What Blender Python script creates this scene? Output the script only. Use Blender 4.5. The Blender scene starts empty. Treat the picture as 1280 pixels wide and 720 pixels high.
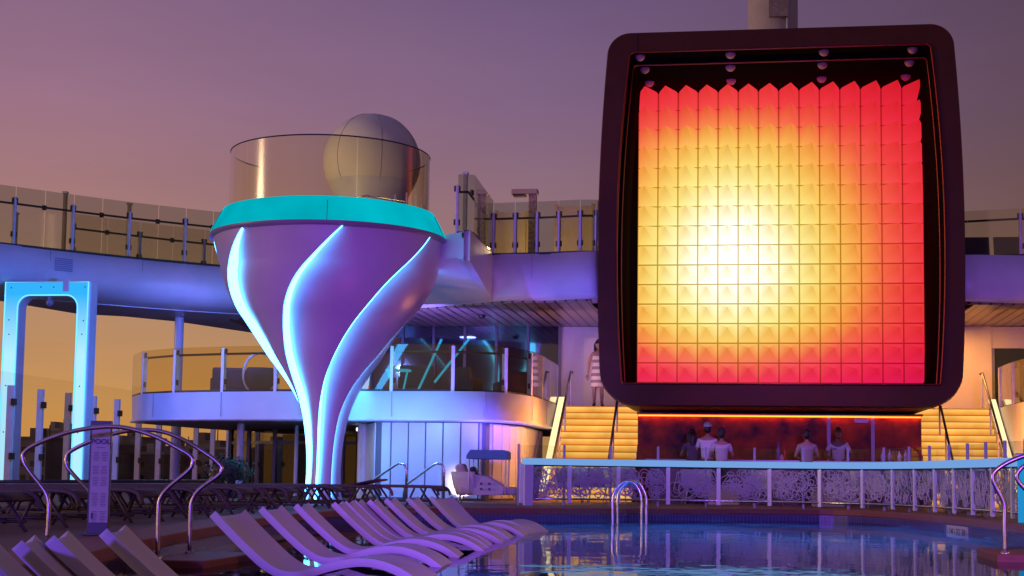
import bpy, bmesh, math, random
from mathutils import Vector, Matrix
random.seed(7)
R = math.radians
scene = bpy.context.scene
COL = scene.collection

# ------------------------------------------------------------------ camera
F, EYE = 1900.0, 0.55
yaw, pitch, roll = R(8.68), R(5.0), R(0.8)
fwd = Vector((-math.sin(yaw)*math.cos(pitch), math.cos(yaw)*math.cos(pitch), math.sin(pitch)))
r0 = Vector((math.cos(yaw), math.sin(yaw), 0))
u0 = r0.cross(fwd)
right = r0*math.cos(roll) + u0*math.sin(roll)
up = u0*math.cos(roll) - r0*math.sin(roll)
SHIFT = 71.0
CAM = Vector((0, 0, EYE))
cam = bpy.data.cameras.new('camera')
cam.sensor_width = 36; cam.lens = F/1280*36; cam.shift_y = SHIFT/1280
cam.clip_start = 0.05; cam.clip_end = 20000
co = bpy.data.objects.new('camera', cam); COL.objects.link(co)
m = Matrix((right, up, -fwd)).transposed().to_4x4(); m.translation = CAM
co.matrix_world = m
scene.camera = co

def ray(px, py):
    return (fwd*F + right*(px-640) - up*(py-360-SHIFT))
def P(px, py, Y=None, Z=None):
    d = ray(px, py)
    t = (Y-CAM.y)/d.y if Y is not None else (Z-CAM.z)/d.z
    return CAM + d*t
def XZ(px, py, Y):
    p = P(px, py, Y=Y); return (p.x, p.z)
def XY(px, py, Z):
    p = P(px, py, Z=Z); return (p.x, p.y)

# ------------------------------------------------------------------ materials
MATS = {}
def mat(name, color=(.5,.5,.5), rough=.5, metal=0, noise=0, scale=8, bump=0, emit=None, es=0, spec=.5, coat=0, stretch=None):
    if name in MATS: return MATS[name]
    m = bpy.data.materials.new(name); m.use_nodes = True
    nt = m.node_tree; b = nt.nodes['Principled BSDF']
    b.inputs['Base Color'].default_value = (*color, 1)
    b.inputs['Roughness'].default_value = rough
    b.inputs['Metallic'].default_value = metal
    b.inputs['Specular IOR Level'].default_value = spec
    b.inputs['Coat Weight'].default_value = coat
    if emit:
        b.inputs['Emission Color'].default_value = (*emit, 1); b.inputs['Emission Strength'].default_value = es
    if noise or bump:
        tc = nt.nodes.new('ShaderNodeTexCoord'); n = nt.nodes.new('ShaderNodeTexNoise')
        n.inputs['Scale'].default_value = scale; n.inputs['Detail'].default_value = 5
        if stretch:
            mp = nt.nodes.new('ShaderNodeMapping'); mp.inputs['Scale'].default_value = stretch
            nt.links.new(tc.outputs['Object'], mp.inputs[0]); nt.links.new(mp.outputs[0], n.inputs['Vector'])
        else: nt.links.new(tc.outputs['Object'], n.inputs['Vector'])
        if noise:
            r = nt.nodes.new('ShaderNodeValToRGB')
            r.color_ramp.elements[0].position = .3; r.color_ramp.elements[1].position = .72
            r.color_ramp.elements[0].color = (*[c*(1-noise) for c in color], 1)
            r.color_ramp.elements[1].color = (*[min(1, c*(1+noise*.6)) for c in color], 1)
            nt.links.new(n.outputs['Fac'], r.inputs[0]); nt.links.new(r.outputs[0], b.inputs['Base Color'])
            rr = nt.nodes.new('ShaderNodeMapRange')
            rr.inputs[3].default_value = max(0, rough-.1); rr.inputs[4].default_value = min(1, rough+.12)
            nt.links.new(n.outputs['Fac'], rr.inputs[0]); nt.links.new(rr.outputs[0], b.inputs['Roughness'])
        if bump:
            bp = nt.nodes.new('ShaderNodeBump'); bp.inputs['Strength'].default_value = bump; bp.inputs['Distance'].default_value = .02
            nt.links.new(n.outputs['Fac'], bp.inputs['Height']); nt.links.new(bp.outputs[0], b.inputs['Normal'])
    MATS[name] = m; return m
def glow(name, color, s):
    if name in MATS: return MATS[name]
    m = bpy.data.materials.new(name); m.use_nodes = True; nt = m.node_tree; nt.nodes.clear()
    e = nt.nodes.new('ShaderNodeEmission'); o = nt.nodes.new('ShaderNodeOutputMaterial')
    e.inputs[0].default_value = (*color, 1); e.inputs[1].default_value = s
    nt.links.new(e.outputs[0], o.inputs[0]); MATS[name] = m; return m
def glass(name, tint=(.9,.95,.95), ior=1.45, mult=1.0, rough=.02):
    if name in MATS: return MATS[name]
    m = bpy.data.materials.new(name); m.use_nodes = True; nt = m.node_tree; nt.nodes.clear()
    t = nt.nodes.new('ShaderNodeBsdfTransparent'); t.inputs[0].default_value = (*tint, 1)
    g = nt.nodes.new('ShaderNodeBsdfGlossy'); g.inputs['Roughness'].default_value = rough
    f = nt.nodes.new('ShaderNodeFresnel'); f.inputs[0].default_value = ior
    mu = nt.nodes.new('ShaderNodeMath'); mu.operation = 'MULTIPLY'; mu.inputs[1].default_value = mult; mu.use_clamp = True
    mx = nt.nodes.new('ShaderNodeMixShader'); o = nt.nodes.new('ShaderNodeOutputMaterial')
    ge = nt.nodes.new('ShaderNodeNewGeometry'); sb = nt.nodes.new('ShaderNodeMath'); sb.operation = 'SUBTRACT'; sb.inputs[0].default_value = 1
    nt.links.new(ge.outputs['Backfacing'], sb.inputs[1]); m2 = nt.nodes.new('ShaderNodeMath'); m2.operation = 'MULTIPLY'
    nt.links.new(f.outputs[0], mu.inputs[0]); nt.links.new(mu.outputs[0], m2.inputs[0]); nt.links.new(sb.outputs[0], m2.inputs[1]); nt.links.new(m2.outputs[0], mx.inputs[0])
    nt.links.new(t.outputs[0], mx.inputs[1]); nt.links.new(g.outputs[0], mx.inputs[2]); nt.links.new(mx.outputs[0], o.inputs[0])
    MATS[name] = m; return m

white = mat('white_paint', (.66,.66,.70), .34, noise=.10, scale=1.1, bump=.03)
white_bowl = mat('violet_lit_gelcoat', (.54,.44,.62), .36, noise=.05, scale=1.2)  # white bowl; the violet light on it is put into this base colour
steel = mat('brushed_steel', (.6,.58,.58), .22, metal=1, noise=.08, scale=14)
dark = mat('dark_metal', (.03,.028,.03), .4)
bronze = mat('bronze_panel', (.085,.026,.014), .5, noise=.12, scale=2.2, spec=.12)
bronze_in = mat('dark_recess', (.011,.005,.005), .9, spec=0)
alu = mat('aluminium_post', (.78,.76,.78), .35, noise=.08, scale=6)
wicker = mat('brown_weave', (.075,.05,.05), .6, noise=.25, scale=40, bump=.4)
cream_fab = mat('cream_cushion', (.6,.52,.45), .9, noise=.1, scale=25, bump=.2)
rope = mat('white_rope', (.62,.58,.58), .7, noise=.12, scale=30, bump=.3)
blue_fab = mat('blue_canvas', (.12,.3,.55), .85, noise=.1, scale=20)
lounge_m = mat('resin_lounger', (.52,.45,.50), .5, noise=.06, scale=3)
trim_red = mat('coping_wood', (.25,.062,.04), .55, noise=.3, scale=5, stretch=(1,6,6), bump=.1)
beige = mat('beige_wall', (.5,.4,.32), .6, noise=.06, scale=2)
G_rail = glass('rail_glass', (.9,.92,.9), 1.45, .9)
G_deck = glass('grey_glass', (.74,.78,.74), 1.45, 1.8)
G_tint = glass('tinted_glass', (.88,.87,.78), 1.45, 2.6, .1)
G_tub = glass('sunset_gold_glass', (.90,.87,.66), 1.45, 3.6, .14)  # golden sunset reflection put into the glass tint
G_bal = glass('sunset_amber_glass', (.90,.84,.66), 1.45, 2.6, .05)  # sunset seen in the balcony glass put into its tint
G_wind = glass('clear_wind_glass', (.95,.95,.93), 1.3, .25)
G_win = glass('window_glass', (.5,.5,.5), 1.5, 1.6)
CY = glow('led_cyan', (.07,.46,1.0), 11)
CYE = glow('led_cyan_edge', (.12,.62,1.0), 1.6)
CYW = glow('led_cyan_soft', (.26,.72,1.0), 1.15)
CYS = glow('cyan_lit_glow', (.02,.42,.95), .9)
TEAL = glow('led_teal', (.0,.45,.55), 1.0)
q = TEAL.node_tree; e_ = [n for n in q.nodes if n.type == 'EMISSION'][0]
tcq = q.nodes.new('ShaderNodeTexCoord'); nq = q.nodes.new('ShaderNodeTexNoise'); nq.inputs['Scale'].default_value = .8; mq = q.nodes.new('ShaderNodeMapRange')
mq.inputs[1].default_value = .3; mq.inputs[2].default_value = .7; mq.inputs[3].default_value = .78; mq.inputs[4].default_value = 1.12
q.links.new(tcq.outputs['Object'], nq.inputs['Vector']); q.links.new(nq.outputs['Fac'], mq.inputs[0]); q.links.new(mq.outputs[0], e_.inputs[1])
RAILB = glow('led_rail_blue', (.19,.39,.80), .92)
AMBER = glow('led_amber', (1.0,.44,.06), .98)
q = AMBER.node_tree; e_ = [n for n in q.nodes if n.type == 'EMISSION'][0]
tcq = q.nodes.new('ShaderNodeTexCoord'); nq = q.nodes.new('ShaderNodeTexNoise'); nq.inputs['Scale'].default_value = 1.6; mq = q.nodes.new('ShaderNodeMapRange')
mq.inputs[1].default_value = .3; mq.inputs[2].default_value = .7; mq.inputs[3].default_value = .85; mq.inputs[4].default_value = 1.3
q.links.new(tcq.outputs['Object'], nq.inputs['Vector']); q.links.new(nq.outputs['Fac'], mq.inputs[0]); q.links.new(mq.outputs[0], e_.inputs[1])
sq = q.nodes.new('ShaderNodeSeparateXYZ'); q.links.new(tcq.outputs['Object'], sq.inputs[0])
m1 = q.nodes.new('ShaderNodeMath'); m1.operation = 'MULTIPLY'; m1.inputs[1].default_value = 14/2.5; q.links.new(sq.outputs['Z'], m1.inputs[0])
m2 = q.nodes.new('ShaderNodeMath'); m2.operation = 'FRACT'; q.links.new(m1.outputs[0], m2.inputs[0])
rq = q.nodes.new('ShaderNodeValToRGB'); rq.color_ramp.elements[0].color = (.82,.22,.02,1); rq.color_ramp.elements[1].color = (1.0,.56,.12,1); rq.color_ramp.elements[1].position = .75
q.links.new(m2.outputs[0], rq.inputs[0]); q.links.new(rq.outputs[0], e_.inputs[0])
AMBW = glow('led_amber_white', (1.0,.74,.36), 1.5)
REDL = glow('led_red', (1.0,.12,.01), 8)
UW = glow('led_underwater', (.02,.5,.85), 3)
WARM = glow('lamp_warm', (1.0,.72,.45), 9)
WHITEL = glow('lamp_white', (.85,.9,1.0), 3)

# ------------------------------------------------------------------ mesh builder
class MB:
    def __init__(s): s.v = []; s.f = []; s.mi = []; s.cur = 0; s.sm = []
    def add(s, vs, fs, smooth=False):
        b = len(s.v); s.v += [tuple(v) for v in vs]
        for f in fs: s.f.append([b+i for i in f]); s.mi.append(s.cur); s.sm.append(smooth)
        return s
    def box(s, c, size, rz=0, M=None):
        x, y, z = [k/2 for k in size]
        vs = [Vector((i*x, j*y, k*z)) for i in (-1,1) for j in (-1,1) for k in (-1,1)]
        rot = Matrix.Rotation(rz, 3, 'Z') if M is None else M
        vs = [rot @ v + Vector(c) for v in vs]
        return s.add(vs, [(0,1,3,2),(4,6,7,5),(0,4,5,1),(2,3,7,6),(0,2,6,4),(1,5,7,3)])
    def tube(s, pts, r, seg=8, closed=False, caps=True):
        pts = [Vector(p) for p in pts]; n = len(pts); rs = r if isinstance(r, (list,tuple)) else [r]*n
        vs, fs = [], []; ref = None
        for i, p in enumerate(pts):
            a = pts[(i-1) % n] if (closed or i > 0) else p
            b = pts[(i+1) % n] if (closed or i < n-1) else p
            t = (b-a); t = t.normalized() if t.length > 1e-9 else Vector((0,0,1))
            if ref is None:
                ref = Vector((0,0,1)) if abs(t.z) < .9 else Vector((1,0,0))
            x = ref - t*ref.dot(t)
            if x.length < 1e-5: x = t.orthogonal()
            x.normalize(); y = t.cross(x); ref = x
            for k in range(seg):
                an = 2*math.pi*k/seg
                vs.append(p + (x*math.cos(an)+y*math.sin(an))*rs[i])
        m_ = n if closed else n-1
        for i in range(m_):
            for k in range(seg):
                j = (i+1) % n; k2 = (k+1) % seg
                fs.append((i*seg+k, i*seg+k2, j*seg+k2, j*seg+k))
        s.add(vs, fs, True)
        if caps and not closed:
            b = len(s.v)-n*seg
            s.f.append([b+k for k in range(seg)][::-1]); s.mi.append(s.cur); s.sm.append(False)
            s.f.append([b+(n-1)*seg+k for k in range(seg)]); s.mi.append(s.cur); s.sm.append(False)
        return s
    def prism(s, poly, z0, z1):
        n = len(poly)
        vs = [(p[0], p[1], z0) for p in poly] + [(p[0], p[1], z1) for p in poly]
        return s.add(vs, [list(range(n))[::-1], list(range(n, 2*n))] + [(i, (i+1) % n, n+(i+1) % n, n+i) for i in range(n)])
    def prism_xz(s, poly, y0, y1):
        n = len(poly)
        vs = [(p[0], y0, p[1]) for p in poly] + [(p[0], y1, p[1]) for p in poly]
        return s.add(vs, [list(range(n)), list(range(n, 2*n))[::-1]] + [(i, n+i, n+(i+1) % n, (i+1) % n) for i in range(n)])
    def wall(s, pts, z0, z1, t, smooth=False):
        n = len(pts); q = [Vector((p[0], p[1])) for p in pts]; inn = []
        for i in range(n):
            d = (q[min(i+1, n-1)]-q[max(i-1, 0)]).normalized()
            inn.append(q[i]+Vector((-d.y, d.x))*t)
        A = z0 if isinstance(z0, list) else [z0]*n; B = z1 if isinstance(z1, list) else [z1]*n
        vs = [(q[i].x, q[i].y, A[i]) for i in range(n)]+[(q[i].x, q[i].y, B[i]) for i in range(n)]
        vs += [(inn[i].x, inn[i].y, A[i]) for i in range(n)]+[(inn[i].x, inn[i].y, B[i]) for i in range(n)]
        fs = []
        for i in range(n-1):
            fs += [(i,i+1,n+i+1,n+i), (2*n+i+1,2*n+i,3*n+i,3*n+i+1), (n+i,n+i+1,3*n+i+1,3*n+i), (i+1,i,2*n+i,2*n+i+1)]
        fs += [(0,n,3*n,2*n), (n-1,3*n-1,4*n-1,2*n-1)]
        return s.add(vs, fs, smooth)
    def lathe(s, prof, seg=48, c=(0,0), cap=True, smooth=True, a0=0, a1=2*math.pi):
        vs, fs = [], []; full = abs(a1-a0-2*math.pi) < 1e-6; n = seg if full else seg+1
        for r, z in prof:
            for k in range(n):
                a = a0+(a1-a0)*k/seg
                vs.append((c[0]+r*math.cos(a), c[1]+r*math.sin(a), z))
        for i in range(len(prof)-1):
            for k in range(seg):
                k2 = (k+1) % n
                fs.append((i*n+k, i*n+k2, (i+1)*n+k2, (i+1)*n+k))
        return s.add(vs, fs, smooth)
    def sphere(s, c, r, su=20, sv=12, scale=(1,1,1), v0=0, v1=math.pi):
        vs, fs = [], []
        for j in range(sv+1):
            th = v0+(v1-v0)*j/sv
            for i in range(su):
                a = 2*math.pi*i/su
                vs.append((c[0]+r*scale[0]*math.sin(th)*math.cos(a), c[1]+r*scale[1]*math.sin(th)*math.sin(a), c[2]+r*scale[2]*math.cos(th)))
        for j in range(sv):
            for i in range(su):
                i2 = (i+1) % su
                fs.append((j*su+i, (j+1)*su+i, (j+1)*su+i2, j*su+i2))
        return s.add(vs, fs, True)
    def build(s, name, mats, parent=None, bevel=0, origin=None):
        me = bpy.data.meshes.new(name)
        o3 = Vector(origin) if origin is not None else (parent.matrix_world.translation.copy() if parent else Vector((0,0,0)))
        pm = None
        if parent is not None: pm = world_of(parent)
        vs = s.v
        if origin is not None: vs = [tuple(Vector(v)-Vector(origin)) for v in vs]
        elif pm is not None:
            inv = pm.inverted(); vs = [tuple(inv @ Vector(v)) for v in vs]
        me.from_pydata(vs, [], s.f); me.update()
        ms = mats if isinstance(mats, (list, tuple)) else [mats]
        for m_ in ms: me.materials.append(m_)
        for p, i, k in zip(me.polygons, s.mi, s.sm): p.material_index = i; p.use_smooth = k
        bm = bmesh.new(); bm.from_mesh(me); bmesh.ops.remove_doubles(bm, verts=bm.verts, dist=1e-5)
        bmesh.ops.recalc_face_normals(bm, faces=bm.faces); bm.to_mesh(me); bm.free()
        ob = bpy.data.objects.new(name, me); COL.objects.link(ob)
        if origin is not None and parent is None: ob.location = origin
        if parent is not None: ob.parent = parent
        if bevel:
            b = ob.modifiers.new('bevel', 'BEVEL'); b.width = bevel; b.segments = 2; b.limit_method = 'ANGLE'
        return ob
def world_of(o):
    M = Matrix.Identity(4); ch = []
    while o is not None: ch.append(o); o = o.parent
    for q in reversed(ch): M = M @ q.matrix_basis
    return M

def tag(o, label, cat, group=None, kind=None):
    if label: o['label'] = label
    if cat: o['category'] = cat
    if group: o['group'] = group
    if kind: o['kind'] = kind
    return o
def thing(name, label, cat, loc=(0,0,0), rz=0, group=None):
    o = bpy.data.objects.new(name, None); COL.objects.link(o)
    o.location = loc; o.rotation_euler = (0,0,rz); o.empty_display_size = .3
    return tag(o, label, cat, group)
def dup(root, loc, rz, label, group=None):
    r = root.copy(); COL.objects.link(r); r.location = loc; r.rotation_euler = (0,0,rz); r['label'] = label
    if group: r['group'] = group
    for ch in list(root.children):
        c = ch.copy(); COL.objects.link(c); c.parent = r
        for g in list(ch.children):
            d = g.copy(); COL.objects.link(d); d.parent = c
    return r
def smooth_pts(pts, k=4):
    pts = [Vector(p) for p in pts]; out = []
    for i in range(len(pts)-1):
        a, b, c, d = pts[max(i-1,0)], pts[i], pts[i+1], pts[min(i+2,len(pts)-1)]
        for j in range(k):
            t = j/k
            out.append(.5*((2*b)+(c-a)*t+(2*a-5*b+4*c-d)*t*t+(3*b-a-3*c+d)*t**3))
    out.append(pts[-1]); return out
def resample(pts, n):
    pts = [Vector(p) for p in pts]; L = [0]
    for a, b in zip(pts, pts[1:]): L.append(L[-1]+(b-a).length)
    out = []
    for i in range(n+1):
        t = L[-1]*i/n; k = 0
        while k < len(L)-2 and L[k+1] < t: k += 1
        u = (t-L[k])/max(1e-9, L[k+1]-L[k]); out.append(pts[k].lerp(pts[k+1], min(1,max(0,u))))
    return out
def offset(pts, t):
    q = [Vector((p[0], p[1])) for p in pts]; n = len(q); o = []
    for i in range(n):
        d = (q[min(i+1,n-1)]-q[max(i-1,0)]).normalized(); o.append((q[i].x-d.y*t, q[i].y+d.x*t))
    return o

# ------------------------------------------------------------------ world
w = bpy.data.worlds.new('World'); scene.world = w; w.use_nodes = True
nt = w.node_tree; nt.nodes.clear()
N = nt.nodes.new; L = nt.links.new
tc = N('ShaderNodeTexCoord'); sep = N('ShaderNodeSeparateXYZ'); L(tc.outputs['Generated'], sep.inputs[0])
ramp = N('ShaderNodeValToRGB'); L(sep.outputs['Z'], ramp.inputs[0])
stops = [(0.0,(.62,.27,.05)),(.05,(.51,.255,.085)),(.10,(.42,.225,.125)),(.16,(.36,.18,.165)),(.24,(.275,.14,.21)),(.34,(.195,.108,.21)),(.55,(.13,.09,.24)),(1,(.11,.08,.25))]
el = ramp.color_ramp.elements
el[0].position = 0; el[0].color = (*stops[0][1],1); el[1].position = 1; el[1].color = (*stops[-1][1],1)
for p, c in stops[1:-1]:
    e = el.new(p); e.color = (*c,1)
# sunset glow lies to port (left), night gathers to starboard
mr = N('ShaderNodeMapRange'); mr.inputs[1].default_value = -.42; mr.inputs[2].default_value = .22
mr.inputs[3].default_value = 0; mr.inputs[4].default_value = 1
L(sep.outputs['X'], mr.inputs[0])
azr = N('ShaderNodeValToRGB'); L(mr.outputs[0], azr.inputs[0])
e2 = azr.color_ramp.elements; e2[0].color = (1,1,1,1); e2[1].color = (.36,.38,.37,1)
e = e2.new(.45); e.color = (.70,.78,.95,1)
mul = N('ShaderNodeMix'); mul.data_type = 'RGBA'; mul.blend_type = 'MULTIPLY'; mul.inputs[0].default_value = 1
L(ramp.outputs[0], mul.inputs[6]); L(azr.outputs[0], mul.inputs[7])
# faint thin cloud streaks
nz = N('ShaderNodeTexNoise'); nz.inputs['Scale'].default_value = 2.2; nz.inputs['Detail'].default_value = 5
mp = N('ShaderNodeMapping'); mp.inputs['Scale'].default_value = (1,1,5); L(tc.outputs['Generated'], mp.inputs[0]); L(mp.outputs[0], nz.inputs['Vector'])
cr = N('ShaderNodeMapRange'); cr.inputs[1].default_value = .3; cr.inputs[2].default_value = .75; cr.inputs[3].default_value = .90; cr.inputs[4].default_value = 1.10
L(nz.outputs['Fac'], cr.inputs[0])
mul2 = N('ShaderNodeMix'); mul2.data_type = 'RGBA'; mul2.blend_type = 'MULTIPLY'; mul2.inputs[0].default_value = 1
L(mul.outputs[2], mul2.inputs[6]); L(cr.outputs[0], mul2.inputs[7])
sky = N('ShaderNodeTexSky'); sky.sky_type = 'NISHITA'; sky.sun_disc = False
sky.sun_elevation = R(1.0); sky.sun_rotation = R(-75)
bg1 = N('ShaderNodeBackground'); L(mul2.outputs[2], bg1.inputs[0]); bg1.inputs[1].default_value = 1.12
bg2 = N('ShaderNodeBackground'); L(sky.outputs[0], bg2.inputs[0]); bg2.inputs[1].default_value = .004
ad = N('ShaderNodeAddShader'); L(bg1.outputs[0], ad.inputs[0]); L(bg2.outputs[0], ad.inputs[1])
wo = N('ShaderNodeOutputWorld'); L(ad.outputs[0], wo.inputs[0])

sun = bpy.data.lights.new('afterglow_sun', 'SUN'); sun.energy = .6; sun.angle = R(12); sun.color = (1,.66,.36)
so = bpy.data.objects.new('afterglow_sun', sun); COL.objects.link(so)
sd = Vector((math.cos(R(6))*-.94, math.cos(R(6))*-.34, math.sin(R(6))))     # towards the sun
so.rotation_euler = sd.to_track_quat('Z', 'Y').to_euler()

def lamp(kind, loc, energy, color, to=None, size=.4, angle=60, blend=.6):
    l = bpy.data.lights.new('lamp_'+kind.lower(), kind); l.energy = energy; l.color = color
    if kind == 'AREA': l.shape = 'DISK'; l.size = size
    else: l.shadow_soft_size = size
    if kind == 'SPOT': l.spot_size = R(angle); l.spot_blend = blend
    o = bpy.data.objects.new('flood_or_fill_lamp' if kind == 'SPOT' else 'deck_lamp', l); COL.objects.link(o); o.location = loc
    if to is not None:
        o.rotation_euler = (Vector(loc)-Vector(to)).to_track_quat('Z', 'Y').to_euler()
    return o

# ================================================================== SETTING
ZW = -.22                       # pool water level
# pool rim (edge of the wooden coping), z = 0
rim_px = [(590,635.5),(700,636),(850,636),(980,637),(1060,638.3),(1130,642),(1210,649),(1290,659)]
far = [XY(x,y,0) for x,y in rim_px]
rim_left = [(-3.6,5.0),(-4.2,8.6),(-4.75,11.2),(-5.2,13.6),(-5.85,17.5),(-6.2,20.5),(-6.3,23),(-6.05,25)]
rim = smooth_pts([Vector((*p,0)) for p in rim_left+[(-5.5,26.0)]+far[:1]+far[1:]], 4)
rim = [(p.x,p.y) for p in rim]
endx = rim[-1]
rim += [(endx[0]+.25, 10), (endx[0]+.3, 4), (2.5, 2.6), (-2.6, 2.6)]
CW = .45                        # coping width
def poly_offset(poly, t):
    n = len(poly); out = []
    for i in range(n):
        a = Vector(poly[i-1]); b = Vector(poly[(i+1) % n]); d = (b-a).normalized()
        out.append((poly[i][0]-d.y*t, poly[i][1]+d.x*t))
    return out
area = sum(rim[i-1][0]*rim[i][1]-rim[i][0]*rim[i-1][1] for i in range(len(rim)))/2
sg = 1 if area < 0 else -1      # outward offset sign
rim_out = poly_offset(rim, sg*CW)
rim_lip = poly_offset(rim, -sg*.05)

def planar_fill(outer, holes, z):
    bm = bmesh.new(); es = []
    for loop in [outer]+holes:
        vs = [bm.verts.new((p[0], p[1], z)) for p in loop]
        es += [bm.edges.new((vs[i], vs[(i+1) % len(vs)])) for i in range(len(vs))]
    bmesh.ops.triangle_fill(bm, use_beauty=True, use_dissolve=False, edges=es)
    return bm

deck_m = mat('teak_deck', (.15,.07,.045), .6, noise=.25, scale=5, stretch=(14,.6,1), bump=.08)
bm = planar_fill([(-18.6,-8),(18.6,-8),(18.6,80),(-18.6,80)], [rim_out], 0)
for f in bm.faces:
    if f.normal.z < 0: f.normal_flip()
me = bpy.data.meshes.new('pool_deck'); bm.to_mesh(me); bm.free(); me.materials.append(deck_m)
o = bpy.data.objects.new('pool_deck', me); COL.objects.link(o); tag(o, 'wooden deck around the pool', None, kind='structure')

# coping ring
def ring_mesh(a, b, z0, z1, name, mt, label, cat):
    mb = MB(); n = len(a)
    vs = [(p[0],p[1],z1) for p in a]+[(p[0],p[1],z1) for p in b]+[(p[0],p[1],z0) for p in a]+[(p[0],p[1],z0) for p in b]
    fs = []
    for i in range(n):
        j = (i+1) % n
        fs += [(i,j,n+j,n+i), (i,2*n+i,2*n+j,j), (2*n+i,3*n+i,3*n+j,2*n+j), (n+i,n+j,3*n+j,3*n+i)]
    mb.add(vs, fs); ob = mb.build(name, mt, bevel=.012)
    return tag(ob, label, cat)
ring_mesh(rim_lip, rim_out, -.1, .012, 'pool_coping', trim_red, 'reddish brown wooden coping running all round the pool edge', 'pool coping')

# pool basin
tile = bpy.data.materials.new('mosaic_tile'); tile.use_nodes = True
tn = tile.node_tree; b = tn.nodes['Principled BSDF']; b.inputs['Roughness'].default_value = .25
uvn = tn.nodes.new('ShaderNodeUVMap'); br = tn.nodes.new('ShaderNodeTexBrick'); br.offset = 0
br.inputs['Scale'].default_value = 1; br.inputs['Mortar Size'].default_value = .006; br.inputs['Brick Width'].default_value = .075; br.inputs['Row Height'].default_value = .12
br.inputs['Color1'].default_value = (.07,.05,.14,1); br.inputs['Color2'].default_value = (.085,.06,.17,1); br.inputs['Mortar'].default_value = (.16,.13,.24,1)
tn.links.new(uvn.outputs[0], br.inputs[0]); tn.links.new(br.outputs[0], b.inputs['Base Color'])
def walled(poly, z0, z1, name, mt):
    me = bpy.data.meshes.new(name); n = len(poly)
    vs = [(p[0],p[1],z0) for p in poly]+[(p[0],p[1],z1) for p in poly]
    me.from_pydata(vs, [], [(i,(i+1) % n,n+(i+1) % n,n+i) for i in range(n)])
    uv = me.uv_layers.new(name='UVMap'); d = [0]
    for i in range(n): d.append(d[-1]+(Vector(poly[(i+1) % n])-Vector(poly[i])).length)
    for k, pl in enumerate(me.polygons):
        for li, (u, v_) in zip(pl.loop_indices, [(d[k],z0),(d[k+1],z0),(d[k+1],z1),(d[k],z1)]): uv.data[li].uv = (u, v_)
    me.materials.append(mt); ob = bpy.data.objects.new(name, me); COL.objects.link(ob); return ob
o = walled(rim, -1.7, -.1, 'pool_wall', tile); o.name = 'pool_basin_sides'; tag(o, 'dark mosaic tiled sides of the pool', None, kind='structure')
floor_m = mat('pool_plaster', (.30,.50,.72), .5, noise=.2, scale=3)
bm = planar_fill(rim, [], -1.65)
for f in bm.faces:
    if f.normal.z < 0: f.normal_flip()
me = bpy.data.meshes.new('pool_floor'); bm.to_mesh(me); bm.free(); me.materials.append(floor_m)
o = bpy.data.objects.new('pool_floor', me); COL.objects.link(o); tag(o, 'blue pool floor', None, kind='structure')
# tanning ledge on the left
ledge = []
lf = [p for p in rim if p[0] < -3.5 and p[1] < 26.6]
lf = lf[:26]
mb = MB(); lo_ = [(p[0]+.02, p[1]) for p in lf]; hi_ = [(p[0]+2.9, p[1]) for p in lf]
mb.prism(lo_+hi_[::-1], -1.64, -.47)
tag(mb.build('pool_ledge', mat('ledge_tile', (.07,.08,.16), .4, noise=.15, scale=6)), 'shallow sun ledge under the loungers', None, kind='structure')

# water
wm = bpy.data.materials.new('pool_water'); wm.use_nodes = True; wn = wm.node_tree; wn.nodes.clear()
t = wn.nodes.new('ShaderNodeBsdfRefraction'); t.inputs['Color'].default_value = (.5,.8,.95,1); t.inputs['Roughness'].default_value = 0; t.inputs['IOR'].default_value = 1.33
g = wn.nodes.new('ShaderNodeBsdfGlossy'); g.inputs['Roughness'].default_value = .02
fr = wn.nodes.new('ShaderNodeFresnel'); fr.inputs[0].default_value = 1.33
mx = wn.nodes.new('ShaderNodeMixShader'); om = wn.nodes.new('ShaderNodeOutputMaterial')
n1 = wn.nodes.new('ShaderNodeTexNoise'); n1.inputs['Scale'].default_value = 1.1; n1.inputs['Detail'].default_value = 3; n1.inputs['Roughness'].default_value = .45
tcw = wn.nodes.new('ShaderNodeTexCoord'); mpw = wn.nodes.new('ShaderNodeMapping'); mpw.inputs['Scale'].default_value = (1.6,1.0,1)
wn.links.new(tcw.outputs['Object'], mpw.inputs[0]); wn.links.new(mpw.outputs[0], n1.inputs['Vector'])
bp = wn.nodes.new('ShaderNodeBump'); bp.inputs['Strength'].default_value = .16; bp.inputs['Distance'].default_value = .03
wn.links.new(n1.outputs['Fac'], bp.inputs['Height'])
for q in (g, fr, t): wn.links.new(bp.outputs[0], q.inputs['Normal'])
wn.links.new(fr.outputs[0], mx.inputs[0]); wn.links.new(t.outputs[0], mx.inputs[1]); wn.links.new(g.outputs[0], mx.inputs[2]); wn.links.new(mx.outputs[0], om.inputs[0])
bm = planar_fill(poly_offset(rim, -sg*.004), [], ZW)
for f in bm.faces:
    if f.normal.z < 0: f.normal_flip()
me = bpy.data.meshes.new('pool_water'); bm.to_mesh(me); bm.free(); me.materials.append(wm)
o = bpy.data.objects.new('pool_water', me); COL.objects.link(o); tag(o, 'still dark blue pool water', None, kind='structure')

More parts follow.
